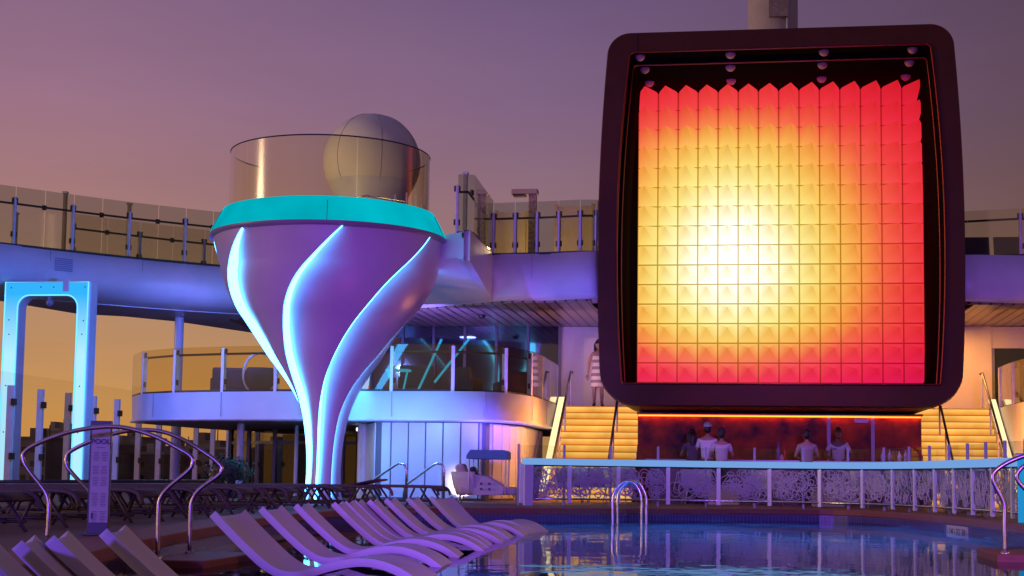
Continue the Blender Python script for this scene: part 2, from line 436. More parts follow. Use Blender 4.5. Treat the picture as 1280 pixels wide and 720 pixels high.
# underwater light strips along the far and right walls (lit lamps in the photograph)
uwr = resample([Vector((*p,0)) for p in offset(far, -.06)], 14)
for i in range(2, 13, 2):
    a, b2 = uwr[i], uwr[i+1]
    mb = MB(); mb.tube([(a.x,a.y,ZW-.3),(a.lerp(b2,.3).x, a.lerp(b2,.3).y, ZW-.3)], .018, 8)
    wt = ['far wall, nearest the loungers','far wall left of the ladder','far wall behind the ladder','far wall below the bar','curved right wall before the depth sign','right wall under the depth sign']
    tag(mb.build('underwater_light', UW), 'cyan underwater lamp in the pool, set in the '+wt[(i-2)//2], 'pool light', 'underwater pool lights')
for i, (q_, e) in enumerate(zip(uwr[1:13:2], (2600,2800,2800,2800,2600,2000))):
    tgt = Vector((-.5,14,ZW-1.2)) if i < 4 else Vector((-1.5,17,ZW-1.2))
    dv = (tgt-q_); dv.z = 0; dv.normalize(); st_ = Vector((q_.x,q_.y,ZW-.28))+dv*.15
    lamp('SPOT', st_, e, (.04,.30,1.0), st_+dv*1.0+Vector((0,0,-.85)), size=.1, angle=78, blend=.5)

# ship hull and harbour
mb = MB(); mb.prism([(-18.55,-30),(18.55,-30),(18.55,110),(-18.55,110)], -33, -1.75)
tag(mb.build('ship_hull', mat('hull_navy', (.03,.04,.08), .4)), 'dark hull of the ship under the pool deck', 'hull')
mb = MB(); mb.add([(-9000,-2000,-33.5),(9000,-2000,-33.5),(9000,16000,-33.5),(-9000,16000,-33.5)], [(0,1,2,3)])
tag(mb.build('harbour_ground', mat('quay', (.1,.09,.085), .8, noise=.3, scale=.02)), 'harbour quay below the ship', None, kind='structure')
bfac = [mat('facade_grey', (.2,.18,.17), .7, noise=.15, scale=.3), mat('facade_brown', (.16,.12,.1), .7, noise=.15, scale=.3), mat('facade_pale', (.32,.29,.27), .7, noise=.12, scale=.3)]
winm = mat('dark_windows', (.03,.03,.04), .2)
litw = glow('lit_window', (1,.66,.3), .5)
desc = ['long low pale harbour shed','grey harbour office block with rooftop plant','brown harbour warehouse','narrow pale harbour tower','wide grey harbour terminal','stepped brown harbour block','low dark harbour depot','pale harbour flats','squat grey harbour block']
bl = [(-60,30,566,360,2),(22,58,549,330,0),(52,75,538,420,1),(60,98,541,380,2),(95,142,566,340,0),(138,158,556,400,1),(148,178,548,460,0),(170,205,568,350,1),(205,235,560,420,2),(232,275,553,380,0),(270,330,562,360,1),(325,370,557,420,2)]
where = ['at the left edge seen through the arch','with rooftop plant left inside the arch','tallest left of the right arch leg','stepped, beside the right arch leg','low, left of the totem sign','just right of the totem sign','square, right of the totem sign','low, behind the tall handrail','behind the blue column','dark, right of the blue column','behind the glass doors','at the far right behind the glass doors']
kinds = ['pale','grey','brown','pale','grey','brown','grey','brown','pale','grey','brown','pale']
for k, (xa, xb, yt, Y, mi) in enumerate(bl):
    a = P(xa, yt, Y=Y); b2 = P(xb, yt, Y=Y); x0, x1, zt = a.x, b2.x, (a.z+b2.z)/2
    th = thing('harbour_building', '%s harbour building %s' % (kinds[k], where[k]), 'building', ((x0+x1)/2, Y, -33.5), 0, 'harbour buildings across the water')
    mb = MB(); mb.box(((x0+x1)/2, Y+10, (zt-33.5)/2), (x1-x0, 20, zt+33.5)); mb.build('wall', bfac[mi], th)
    mb = MB(); mb.box(((x0+x1)/2, Y+10, zt+.3), (x1-x0+.6, 20.6, .6))
    mb.box((x0+(x1-x0)*.3, Y+6, zt+1.6), ((x1-x0)*.25, 5, 2.2))
    mb.tube([(x0+(x1-x0)*.7, Y+6, zt),(x0+(x1-x0)*.7, Y+6, zt+3.5)], .15, 5)
    mb.build('roof', bfac[(mi+1) % 3], th)
    mb = MB(); mw = MB(); zz = zt-2.4
    while zz > -22:
        xx = x0+1
        while xx < x1-1.6:
            (mw if random.random() < .05 else mb).box((xx+.6, Y-.03, zz), (1.1, .1, 1.3)); xx += 2.2
        zz -= 3.2
    if mb.v: mb.build('windows', winm, th)
    if mw.v: mw.build('lit_windows', litw, th)

# ================================================================== UPPER DECK (ring at z = 6.1)
ZU = 6.1
Lpx = [(-60,299.5),(0,306),(80,315),(160,323.5),(262,333)]
Lf = [XY(x,y,ZU) for x,y in Lpx]
plat = [(-6.95,34.3),(-6.5,33.95),XY(588,289,ZU),XY(616,320,ZU)]
Rr = [XY(x,y,ZU) for x,y in [(680,318.5),(745,316)]]
Rl = [XY(x,y,ZU) for x,y in [(1207,320),(1310,321.5)]]
link = [(-11.6,40.6),(-9.2,38.6)]

podl = P(747,316,Z=ZU); podr = P(1209,320,Z=ZU)
front_all = Lf+link+plat+Rr+[(-3.6,38.3),(-3.6,42.4),(5.5,42.4),(5.5,38.6)]+Rl
ud = thing('upper_deck', 'white curved upper promenade deck sweeping round above the pool behind the pod', 'ship deck', (0,44,ZU))
# fascia: softly curved section along the front line
def fascia(pts, z_prof, name, mt, parent):
    mb = MB(); n = len(pts); rows = []
    for dz, off in z_prof: 
        q = offset(pts, off); rows.append([(p[0],p[1],ZU+dz) for p in q])
    vs = sum(rows, []); fs = []
    for i in range(len(rows)-1):
        for k in range(n-1): fs.append((i*n+k, i*n+k+1, (i+1)*n+k+1, (i+1)*n+k))
    mb.add(vs, fs, True); return mb.build(name, mt, parent)
dense = lambda pts, k=6: [(p.x,p.y) for p in smooth_pts([Vector((*p,0)) for p in pts], k)]
Lf_d = dense(Lf+link[:1]); 
right_run = dense([(-10.6,39.6),(-8.4,38.75),plat[-1]]+Rr+[(-3.5,38.25)])
star_run = dense([(5.35,38.6)]+Rl)
prof = [(.03,.12),(.03,0),(-.72,-.03),(-.9,.1),(-1.06,.5),(-1.12,1.2)]
fascia(Lf_d+link[1:], prof, 'fascia', white, ud)
prof2 = [(.03,.12),(.03,0),(-1.0,-.02),(-1.08,.05),(-1.12,.3)]
fascia(right_run, prof2, 'fascia', white, ud); fascia(star_run, prof2, 'fascia', white, ud)
mb = MB(); pz0 = [5.62,5.56,5.42,5.0]
mb.wall([(p[0],p[1]) for p in plat], pz0, ZU+.03, .15)
mb.add([(plat[k][0],plat[k][1],pz0[k]+.003) for k in range(4)]+[(plat[3][0]-.1,plat[3][1]+.6,5.0),(-9.0,38.6,5.0),(-8.6,36.0,5.5)], [(0,1,2,3,4,5,6)])
mb.build('platform_fascia', white, ud)
back = [(18.5,42),(18.5,75),(-15.0,75),(-15.0,46.5),(-16.4,42.2),(-17.4,40.2),(-18.5,39.6)]
mb = MB()
mb.prism(offset(Lf,.2)+[(-11.6,40.8),(-11.6,75),(-15.0,75),(-15.0,46.5),(-16.4,42.2),(-17.4,40.2),(-18.5,39.6)], ZU-.12, ZU)
mb.prism([(-11.6,40.6),(-9.6,38.9),(-3.6,38.9),(-3.6,75),(-11.6,75)], ZU-.12, ZU)
mb.prism(offset(plat+Rr+[(-3.6,38.3)],.2)+[(-3.6,38.9),(-9.6,38.9),(-9.2,38.6)], ZU-.12, ZU)
mb.prism([(-3.6,42.4),(5.5,42.4),(5.5,75),(-3.6,75)], ZU-.12, ZU)
mb.prism([(5.5,38.6)]+Rl+[(18.5,42),(18.5,75),(5.5,75)], ZU-.12, ZU)
mb.build('deck_floor', deck_m, ud)
def seams(pts, z0, z1, step, parent, off=-.006):
    n = max(2, int(sum((Vector(a)-Vector(b_)).length for a, b_ in zip(pts,pts[1:]))/step)); q_ = resample([Vector((p[0],p[1],0)) for p in offset(pts,off)], n)
    for i in range(1,n):
        d = q_[i+1 if i < n else i]-q_[i-1]; mb = MB(); mb.box((q_[i].x,q_[i].y,(z0+z1)/2), (.014,.012,z1-z0), math.atan2(d.y,d.x)); mb.build('panel_joint', mat('joint_grey', (.3,.3,.32), .6), parent)
seams(Lf_d, ZU-.66, ZU+.02, 2.3, ud); seams(right_run, ZU-.98, ZU+.02, 2.4, ud)
# soffit slats
sm = bpy.data.materials.new('slatted_soffit'); sm.use_nodes = True; sn = sm.node_tree; b = sn.nodes['Principled BSDF']
b.inputs['Roughness'].default_value = .3
tcs = sn.nodes.new('ShaderNodeTexCoord'); wv = sn.nodes.new('ShaderNodeTexWave'); wv.inputs['Scale'].default_value = 1.15
rot = sn.nodes.new('ShaderNodeMapping'); rot.inputs['Rotation'].default_value = (0,0,R(0))
sn.links.new(tcs.outputs['Object'], rot.inputs[0]); sn.links.new(rot.outputs[0], wv.inputs['Vector'])
rp = sn.nodes.new('ShaderNodeValToRGB'); rp.color_ramp.interpolation = 'CONSTANT'
rp.color_ramp.elements[0].color = (.02,.016,.015,1); rp.color_ramp.elements[1].color = (.33,.23,.18,1); rp.color_ramp.elements[1].position = .12
sn.links.new(wv.outputs['Fac'], rp.inputs[0]); sn.links.new(rp.outputs[0], b.inputs['Base Color'])
mb = MB(); off_in = offset(right_run, .28)
mb.prism(off_in+[(-3.6,42.3),(-3.6,47),(-15.0,47),(-14.6,41.6),(-11,40.4)], ZU-1.16, ZU-1.1)
mb.prism([(-3.6,42.3),(5.5,42.3),(5.5,47),(-3.6,47)], ZU-1.16, ZU-1.1)
mb.prism(offset(star_run,.28)+[(18.4,47),(5.5,47),(5.5,42.3)], ZU-1.16, ZU-1.1)
mb.build('slat_soffit', sm, ud)
mb = MB(); mb.prism(offset(Lf_d, 1.1)+[(-15.0,46.4),(-16.4,42.3),(-17.4,40.9),(-18.5,40.2)], ZU-1.13, ZU-1.08); mb.build('soffit', white, ud)
mb = MB()
for xx in (-12.5,-9.6,-7.0): mb.sphere((xx, 40.4 if xx > -10 else 41.6, ZU-1.17), .1, 12, 6, v0=math.pi/2)
mb.build('camera_dome', dark, ud)
# edge beam
mb = MB(); a = P(185,390,Y=42.5); b2 = P(300,391,Y=42.5); mb.box(((a.x+b2.x)/2, 42.5, a.z-.02), (b2.x-a.x, .2, .16)); mb.build('edge_beam', white, ud)

# railings
def railing(name, label, pts, z, h, n, hr=True, glass_m=None, post_h=None, cat='glass railing', postw=.07, joints=True, inset=.06, hand_z=None):
    pts = resample([Vector((*p[:2],0)) for p in pts], n)
    c = pts[len(pts)//2]
    th = thing(name, label, cat, (c.x,c.y,z))
    ph = post_h or h-.25
    for i, p in enumerate(pts):
        d = (pts[min(i+1,n)]-pts[max(i-1,0)]).normalized(); ang = math.atan2(d.y,d.x)
        nrm = Vector((-d.y,d.x,0))
        q = p+nrm*inset
        if i % 2 == 0 or not joints:
            mb = MB(); mb.box((q.x,q.y,z+ph/2), (postw,postw*1.5,ph), ang); mb.build('post', alu, th, bevel=.006)
            
            for fz in (.93,.25): mb = MB(); mb.box((q.x,q.y,z+ph*fz), (postw*2.1,.05,.13), ang); mb.build('clamp', dark, th)
        elif hr:
            mb = MB(); mb.box((q.x,q.y,z+ph*.86), (.1,.05,.12), ang); mb.build('clamp', dark, th)
        if i < n:
            a = p+d*0; b_ = pts[i+1]; e = (b_-a).normalized(); a2 = a+e*.012; b3 = b_-e*.012
            mb = MB(); mb.wall([(a2.x,a2.y),(b3.x,b3.y)], z+.06, z+h, .014); mb.build('glass_panel', glass_m or G_rail, th)
    mb = MB(); mb.wall([(p.x,p.y) for p in pts], z+.012, z+.07, .07); mb.build('base_channel', dark, th)
    if hr:
        hz = hand_z if hand_z is not None else ph*.88
        ip = offset([(p.x,p.y) for p in pts], .16)
        mb = MB(); mb.tube([(p[0],p[1],z+hz) for p in ip], .028, 8); mb.build('handrail', dark, th)
    return th
railing('promenade_railing', 'glass railing along the upper promenade left of the hot tub tower', Lf+link[:1], ZU, 1.5, 13, glass_m=G_deck)
railing('platform_railing', 'glass railing on the curved upper platform right of the hot tub tower', [plat[1],plat[2],plat[3]], ZU, 1.4, 4, glass_m=G_deck)
railing('aft_railing', 'glass railing on the upper deck between the hot tub tower and the pod', [plat[3]]+Rr+[(-3.5,38.25)], ZU, 1.35, 7, joints=False, glass_m=G_deck)
railing('starboard_railing', 'glass railing on the upper deck right of the pod', [(5.35,38.6)]+Rl+[(12.5,Rl[1][1]+.1)], ZU, 1.2, 4, glass_m=G_tint, joints=False, post_h=1.1)
railing('inner_railing', 'low second handrail on the far side of the upper promenade', [(p[0]+.9,p[1]+2.2) for p in Lf[1:]], ZU, 1.15, 6, glass_m=G_tint)

# golden lamp posts and things on the promenade
for k, (x, yt, yb, Y, lab) in enumerate([(82,242,312,42.5,'slim pale lamp post behind the promenade glass, second from the left edge'),(162,256,320,43.5,'slim pale lamp post behind the promenade glass, nearest the hot tub tower'),(20,268,306,41.5,'short pale lamp post behind the promenade glass at the left edge'),(582,218,285,36.5,'slim pale lamp post behind the platform glass, right of the hot tub tower'),(608,273,310,39.6,'short pale lamp post at the corner of the platform glass')]):
    a = P(x, yt, Y=Y)
    th = thing('lamp_post', lab, 'lamp post', (a.x, Y, ZU), 0, 'lamp posts on the upper deck')
    mb = MB(); mb.box((a.x,Y,(a.z+ZU)/2), (.1,.12,a.z-ZU)); mb.build('pole', cream_paint if False else mat('cream_paint', (.7,.55,.32), .5), th, bevel=.01)
    mb = MB(); mb.box((a.x,Y,a.z+.03), (.14,.16,.06)); mb.build('cap', alu, th)
a = P(668,318,Y=40.2)
sh = thing('deck_shower', 'square framed deck shower with overhanging head behind the upper railing', 'shower', (a.x,40.2,ZU))
t_ = P(664,243,Y=40.2)
mb = MB(); mb.box((a.x-.06,40.2,(t_.z+ZU)/2), (.22,.12,t_.z-ZU)); mb.build('column', mat('gold_mesh', (.6,.42,.18), .4, noise=.6, scale=14), sh, bevel=.01)
mb = MB(); mb.box((a.x-.28,40.2,t_.z+.06), (.72,.3,.14)); mb.build('shower_head', mat('gold_paint', (.65,.47,.25), .4), sh, bevel=.02)
mb = MB(); mb.box((a.x-.42,40.2,t_.z-.03), (.34,.26,.05)); mb.build('shower_plate', dark, sh)
# cabana partitions behind rail
for k, (xa, xb, yt, Y, lab) in enumerate([(621,661,266,43.0,'sunlit cream partition left of the deck shower'),(696,742,258,43.4,'sunlit cream partition between the deck shower and the pod')]):
    a = P(xa,yt,Y=Y); b2 = P(xb,yt,Y=Y)
    th = thing('partition', lab, 'partition', ((a.x+b2.x)/2,Y,ZU), 0, 'cream partitions on the upper deck')
    mb = MB(); mb.box(((a.x+b2.x)/2,Y,(a.z+ZU)/2), (b2.x-a.x,.08,a.z-ZU)); mb.build('panel', mat('cream_paint'), th)
    mb = MB()
    for x in (a.x,b2.x): mb.box((x,Y-.06,(a.z+ZU)/2+.03), (.1,.1,a.z-ZU+.05))
    mb.build('frame', mat('gold_paint'), th)
# upper deck chairs right of the pod
for k, (xa, lab) in enumerate([(1222,'dark mesh deck chair behind the upper glass, next to the pod'),(1262,'dark mesh deck chair behind the upper glass, at the right edge')]):
    a = P(xa,318,Y=41); th = thing('deck_chair', lab, 'deck chair', (a.x,41,ZU), 0, 'deck chairs on the upper starboard deck')
    mb = MB(); mb.box((a.x,41.3,ZU+.62), (.7,.04,.75), M=Matrix.Rotation(R(-14),3,'X')); mb.build('backrest', mat('mesh_cloth', (.06,.05,.05), .8), th)
    mb = MB(); mb.box((a.x,40.8,ZU+.34), (.7,.8,.04)); mb.build('seat', mat('mesh_cloth'), th)
    for s in (-1,1):
        mb = MB(); mb.tube([(a.x+s*.33,40.5,ZU),(a.x+s*.33,40.5,ZU+.33),(a.x+s*.33,41.15,ZU+.33),(a.x+s*.33,41.15,ZU)], .02, 6); mb.build('leg', dark, th)

# radome
c = P(465,203,Y=60); r_ = 63/1900*60
rd = thing('radome', 'large pale spherical satellite radome rising behind the hot tub tower', 'radome', (c.x,60,ZU))
mb = MB(); mb.sphere(c, r_, 48, 32); mb.build('dome', mat('radome_shell', (.78,.74,.66), .55, noise=.05, scale=.7), rd)
mb = MB(); mb.lathe([(r_*.9,c.z-r_*.45),(r_*.72,c.z-r_*.8),(r_*.6,c.z-r_*1.1),(r_*.6,ZU)], 32, (c.x,c.y)); mb.build('pedestal', white, rd)
mb = MB()
for a_ in (-30,25,80): 
    mb.tube([(c.x+r_*1.002*math.sin(t*.1)*math.cos(R(a_-90)), c.y+r_*1.002*math.sin(t*.1)*math.sin(R(a_-90)), c.z+r_*1.002*math.cos(t*.1)) for t in range(0,27)], .012, 5)
mb.build('panel_seam', mat('seam_grey', (.4,.36,.33), .7), rd)
# funnel mast
c = P(966,20,Y=52); th = thing('mast', 'thick pale round mast rising behind the top of the pod', 'mast', (c.x,52,ZU))
mb = MB(); rr = 31/1900*52
mb.lathe([(rr,ZU),(rr,c.z+6),(rr*.9,c.z+6.05),(0,c.z+6.05)], 40, (c.x,52)); mb.build('column', mat('mast_cream', (.55,.46,.38), .55, noise=.1, scale=2), th)
mb = MB(); mb.box((c.x+rr*.2,52-rr-.02,c.z+.5), (rr*.75,.12,1.6)); mb.build('cable_tray', mat('mast_grey', (.35,.28,.27), .6, noise=.3, scale=9), th)
mb = MB(); mb.tube([(c.x+rr*.55,52-rr*.92,ZU),(c.x+rr*.55,52-rr*.92,c.z+5)], .04, 8); mb.build('pipe', white, th)

# ================================================================== HOT TUB TOWER
TY = 34.0
ax = P(404,600,Y=TY); AX, AY = ax.x, TY
def rz_(y, half): 
    p = P(405,y,Y=TY); return (half/1900*TY, p.z)
ys = [(297,150),(318,148.5),(342,142),(368,131),(390,118),(407,104),(428,88),(448,74),(468,58.5),(487,45.5),(505,36.5),(524,30),(545,25.8),(565,23.5),(590,22.5),(612,23.5)]
prof_b = [rz_(y,h) for y,h in ys]
prof_b.append((.46,0.0))
def interp(tab, z):
    tab = sorted(tab)
    if z <= tab[0][0]: return tab[0][1]
    for (a,b_),(c_,d_) in zip(tab,tab[1:]):
        if z <= c_: return b_+(d_-b_)*(z-a)/(c_-a)
    return tab[-1][1]
Rtab = [(z,r) for r,z in prof_b]
sm_R = [(p.x,p.y) for p in smooth_pts([Vector((z,r,0)) for z,r in sorted(Rtab)], 4)]
Ttab = [(-.1,-63),(1.0,-58),(1.8,-52),(2.5,-41),(3.2,-28.5),(4.0,-16),(4.8,-3),(5.4,10),(6.2,27)]
Ttab = [(p.x,p.y) for p in smooth_pts([Vector((z,t,0)) for z,t in sorted(Ttab)], 5)]
NF = 7; SPAN = 360/NF
twr = thing('hot_tub_tower', 'white goblet shaped hot tub tower with glowing cyan spiral grooves and teal rim', 'hot tub tower', (AX,AY,0))
zmin, zmax = 0.0, prof_b[0][1]
nz_ = 90
def depth(z):
    t = (z-zmin)/(zmax-zmin)
    top = min(1, max(0,(zmax-z-.05)/.75)); return .25*top**.8*(min(1,.42+1.1*t))
mb = MB(); vs, fs = [], []; per = 15; ntot = NF*per
rows = []
us = [0.0]+[.012]+[i/(per-2) for i in range(1,per-2)]+[.9999]
us = sorted(us); per = len(us)
for j in range(nz_+1):
    z = zmin+(zmax-zmin)*j/nz_; Rz = interp(sm_R, z); T = interp(Ttab, z); d = depth(z)
    for k in range(NF):
        for u in us:
            th_ = T+(k+u)*SPAN
            g_ = 0 if u == 0 else -(1-min(1,u*1.0))**1.3
            rr = Rz+(d*g_ if u > 0 else 0)
            a_ = R(th_)
            vs.append((AX+rr*math.sin(a_), AY-rr*math.cos(a_), z))
n = NF*per
for j in range(nz_):
    for k in range(n):
        k2 = (k+1) % n; fs.append((j*n+k, j*n+k2, (j+1)*n+k2, (j+1)*n+k))
mb.add(vs, fs, True); bowl = mb.build('bowl_stem', white_bowl, twr)
e_ = bowl.modifiers.new('split', 'EDGE_SPLIT'); e_.split_angle = R(50)
# LED strips on the step faces
for k in range(NF):
    mb = MB(); vs = []; fs = []
    js = [j for j in range(0,nz_+1) if depth(zmin+(zmax-zmin)*j/nz_) > .02]
    for j in js:
        z = zmin+(zmax-zmin)*j/nz_; Rz = interp(sm_R,z); a_ = R(interp(Ttab,z)+(k+.012)*SPAN+.02); d = depth(z)
        a2_ = a_+.012/Rz
        for rr, aa in ((Rz-d*.96,a2_),(Rz-d*.03,a_)):
            vs.append((AX+rr*math.sin(aa), AY-rr*math.cos(aa), z))
    fs = [(2*i,2*i+1,2*i+3,2*i+2) for i in range(len(js)-1)]
    mb.add(vs, fs, True); mb.build('light_groove', CY, twr)
# rim band
rb = [rz_(304,150),rz_(303,153.5),rz_(299,153),rz_(269,137),rz_(267,128)]
z0_, z1_ = rb[2][1], rb[3][1]
mb = MB(); mb.lathe([(rb[0][0]*.96,rb[0][1]-.04),(rb[1][0],rb[1][1]),(rb[2][0],rb[2][1])], 96, (AX,AY)); mb.build('rim_lip', mat('violet_grey', (.25,.2,.3), .4), twr)
mb = MB(); mb.lathe([rb[2],(rb[2][0]*.985,z0_+.12),(rb[3][0]*1.025,z1_-.1),rb[3],rb[4]], 96, (AX,AY)); mb.build('rim_band', TEAL, twr)
for k_ in range(5):
    a_ = 2*math.pi*(k_+.95)/5; ca_, sa_ = math.cos(a_), math.sin(a_); mb = MB()
    mb.tube([(AX+(r__+.004)*ca_,AY+(r__+.004)*sa_,z__) for r__, z__ in (rb[2],(rb[2][0]*.985,z0_+.12),(rb[3][0]*1.03,z1_-.1))], .007, 5); mb.build('rim_joint', mat('teal_joint', (.02,.14,.15), .5), twr)
mb = MB(); mb.lathe([(0,z1_-.06),(rb[4][0],z1_-.06)], 64, (AX,AY)); mb.build('tub_floor', white, twr)
gh = rz_(196,129); gr = gh[0]; zt_ = gh[1]
for a0_, a1_, nm in ((-208,-128,0),(-128,-60,1),(-60,52,2)):
    mb = MB(); mb.lathe([(gr,z1_-.02),(gr,zt_)], 40, (AX,AY), a0=R(a0_)+.006, a1=R(a1_)-.006); mb.build('glass_panel', G_tub, twr)
mb = MB(); mb.tube([(AX+gr*math.cos(t), AY+gr*math.sin(t), zt_) for t in [R(-208+i*(260/60)) for i in range(61)]], .016, 6); mb.build('glass_cap', dark, twr)
for k_, s in enumerate((52,62)):
    a_ = R(s); mb = MB(); mb.tube([(AX+gr*math.cos(a_),AY+gr*math.sin(a_),z1_-.05),(AX+gr*math.cos(a_),AY+gr*math.sin(a_),z1_+.85)], .03, 8); mb.build('post', alu, twr)
mb = MB(); mb.tube([(AX+.2,AY+1.2,z1_),(AX+.2,AY+1.2,z1_+.62),(AX+.6,AY+1.1,z1_+.66),(AX+1.6,AY+.8,z1_+.45),(AX+1.75,AY+.7,z1_)], .022, 8); mb.build('grab_rail', steel, twr)

# ================================================================== BALCONY (z = 2.5) AND WALLS BELOW
ZB = 2.5
Bpx = [(165,497),(178,493.5),(215,491.8),(260,491),(330,490.3),(400,490),(500,490),(600,490.4),(640,493),(667,497),(700,502),(728,506)]
Bf = [XY(x,y,ZB) for x,y in Bpx[:10]]+[(-4.99,38.0),(-4.97,40.9)]
Bf_d = dense(Bf,3)
bal = thing('balcony', 'white curved balcony deck behind the hot tub tower, ending at the left stairs', 'balcony', (-9,38,ZB))
rows = []
mb = MB(); n = len(Bf_d); vs = []; fs = []
for dz, off in [(.02,.1),(.02,0),(-.58,.02),(-.62,-.03),(-.66,-.03),(-.68,.2)]:
    vs += [(p[0],p[1],ZB+dz) for p in offset(Bf_d,off)]
for i in range(5):
    for k in range(n-1): fs.append((i*n+k,i*n+k+1,(i+1)*n+k+1,(i+1)*n+k))
mb.add(vs, fs, True); mb.build('fascia', white, bal)
mb = MB(); mb.prism(offset(Bf_d,.02)+[(-4.97,41.12),(-2.9,41.12),(-2.9,47),(-14.5,47),(-15.5,42)], ZB-.66, ZB); mb.build('slab', mat('slab_paint', (.35,.33,.33), .5, noise=.1), bal)
seams(Bf_d, ZB-.57, ZB+.01, 2.2, bal)
railing('balcony_railing', 'glass railing on the balcony behind the hot tub tower', Bf[:], ZB, 1.12, 12, joints=False, post_h=1.08, glass_m=G_bal, postw=.08)
# vertical planked wall under it
wl = offset([XY(x,491,ZB) for x in (457,)], 0) if False else None
W0 = P(457,560,Y=36.6)
pw_pts = [(W0.x+.1,40.5),(W0.x-.03,36.7),(W0.x+.05,36.5)]+[(p[0],p[1]) for p in offset(Bf_d,.35) if p[0] > W0.x+.5 and p[1] < 37.6]+[(-5.34,40.5)]
pw = thing('planked_wall', 'white wall of vertical planks below the balcony, right of the hot tub tower', 'wall', (-7,36.6,0))
mb = MB(); mb.wall(pw_pts, 0, 1.83, .12); mb.build('wall', mat('plank_backing', (.12,.12,.14), .6), pw)
mb = MB(); rp_ = resample([Vector((*p,0)) for p in pw_pts[2:]], 24)
for p0_, p1_ in zip(rp_, rp_[1:]):
    d = (p1_-p0_).normalized(); nv = Vector((d.y,-d.x,0))*.025
    a = p0_+d*.017+nv; b_ = p1_-d*.017+nv
    mb.wall([(a.x,a.y),(b_.x,b_.y)], .06, 1.8, .023)
mb.build('plank', white, pw)
mb = MB(); mb.lathe([(.16,0),(.16,1.83)], 20, (W0.x-.05,36.62)); mb.build('end_column', white, pw)
mb = MB(); mb.box((W0.x-.28,37.6,1.72), (.42,.12,.08)); mb.build('door_light', WHITEL, pw)
# glass doors below the balcony
gf = thing('glass_facade', 'dark curved wall of tall glass doors under the balcony left of the tower stem', 'glass wall', (-12,42,0))
ga = P(272,560,Y=42.5); gb = P(455,560,Y=40.5)
gpts = resample([Vector((ga.x-.2,46,0)),Vector((ga.x,43.2,0)),Vector((ga.x+1.4,42.0,0)),Vector((gb.x+.1,41.6,0))], 8)
for i in range(8):
    a, b_ = gpts[i], gpts[i+1]; mb = MB(); mb.wall([(a.x,a.y),(b_.x,b_.y)], .05, 1.84, .02); mb.build('glass_pane', G_win, gf)
for p in gpts:
    mb = MB(); mb.box((p.x,p.y-.03,.92), (.09,.12,1.84)); mb.build('mullion', mat('mullion_grey', (.12,.11,.12), .4), gf)
mb = MB(); mb.wall([(p.x,p.y-.04) for p in gpts], 1.42, 1.5, .08); mb.wall([(p.x,p.y-.04) for p in gpts], .005, .1, .08); mb.build('transom', mat('mullion_grey'), gf)
mb = MB(); mb.wall([(ga.x+.4,47.5),(gb.x+.4,47)], .01, 1.84, .1); tag(mb.build('interior_wall', mat('lounge_dark', (.12,.1,.09), .7, noise=.7, scale=1.4, stretch=(3,1,.3))), 'dim lounge wall behind the glass doors', 'wall')
lamp('POINT', (ga.x+3, 45, 1.5), 6, (1,.7,.35), size=.15)
# balcony window wall
wx0 = P(465,440,Y=43.5).x; wx1 = P(700,440,Y=43.5).x
ww = thing('window_wall', 'tall dark lounge windows behind the balcony, reflecting blue light', 'window wall', ((wx0+wx1)/2,43.5,ZB))
nn = 6
for i in range(nn):
    x0 = wx0+(wx1-wx0)*i/nn; x1 = wx0+(wx1-wx0)*(i+1)/nn
    mb = MB(); mb.box(((x0+x1)/2,43.5,(ZB+4.93)/2+.02), (x1-x0-.09,.03,4.93-ZB)); mb.build('glass_pane', mat('dark_reflective_glass', (.012,.012,.022), .06, spec=1.0, coat=1), ww)
for i in range(nn+1):
    mb = MB(); mb.box((wx0+(wx1-wx0)*i/nn,43.47,(ZB+4.93)/2), (.08,.1,4.93-ZB)); mb.build('mullion', mat('mullion_grey'), ww)
# beige walls behind the two stairs
bw = thing('stair_wall', 'pale panelled wall at the head of the left stairs', 'wall', (-4,43.4,ZB))
mb = MB(); mb.box(((wx1-2.4)/2,43.6,(ZB+4.93)/2), (-2.4-wx1,.15,4.93-ZB)); mb.build('panel', mat('pale_wall', (.5,.46,.45), .5, noise=.05), bw)
mb = MB(); mb.box(((wx1-2.4)/2-.25,43.5,ZB+1.05), (.95,.06,2.1)); mb.build('door', mat('pale_door', (.55,.5,.48), .4), bw)
bw2 = thing('stair_wall', 'beige wall at the head of the right stairs', 'wall', (6,43.4,ZB))
mb = MB(); xr0, xr1 = 4.5, P(1239,450,Y=43.6).x
mb.box(((xr0+xr1)/2,43.6,(ZB+4.93)/2), (xr1-xr0,.15,4.93-ZB)); mb.build('panel', beige, bw2)
mb = MB(); mb.box((xr1+3,43.65,4.62), (6.0,.15,.6)); mb.build('lintel', beige, bw2)
ww2 = thing('window_wall', 'dark windows behind the right landing at the right edge', 'window wall', (xr1+2,43.6,ZB))
for i in range(3):
    mb = MB(); mb.box((xr1+.8+i*1.6,43.6,(ZB+4.32)/2), (1.52,.03,4.32-ZB)); mb.build('glass_pane', mat('dark_reflective_glass'), ww2)
    mb = MB(); mb.box((xr1+.04+i*1.6,43.57,(ZB+4.32)/2), (.08,.1,4.32-ZB)); mb.build('mullion', mat('mullion_grey'), ww2)
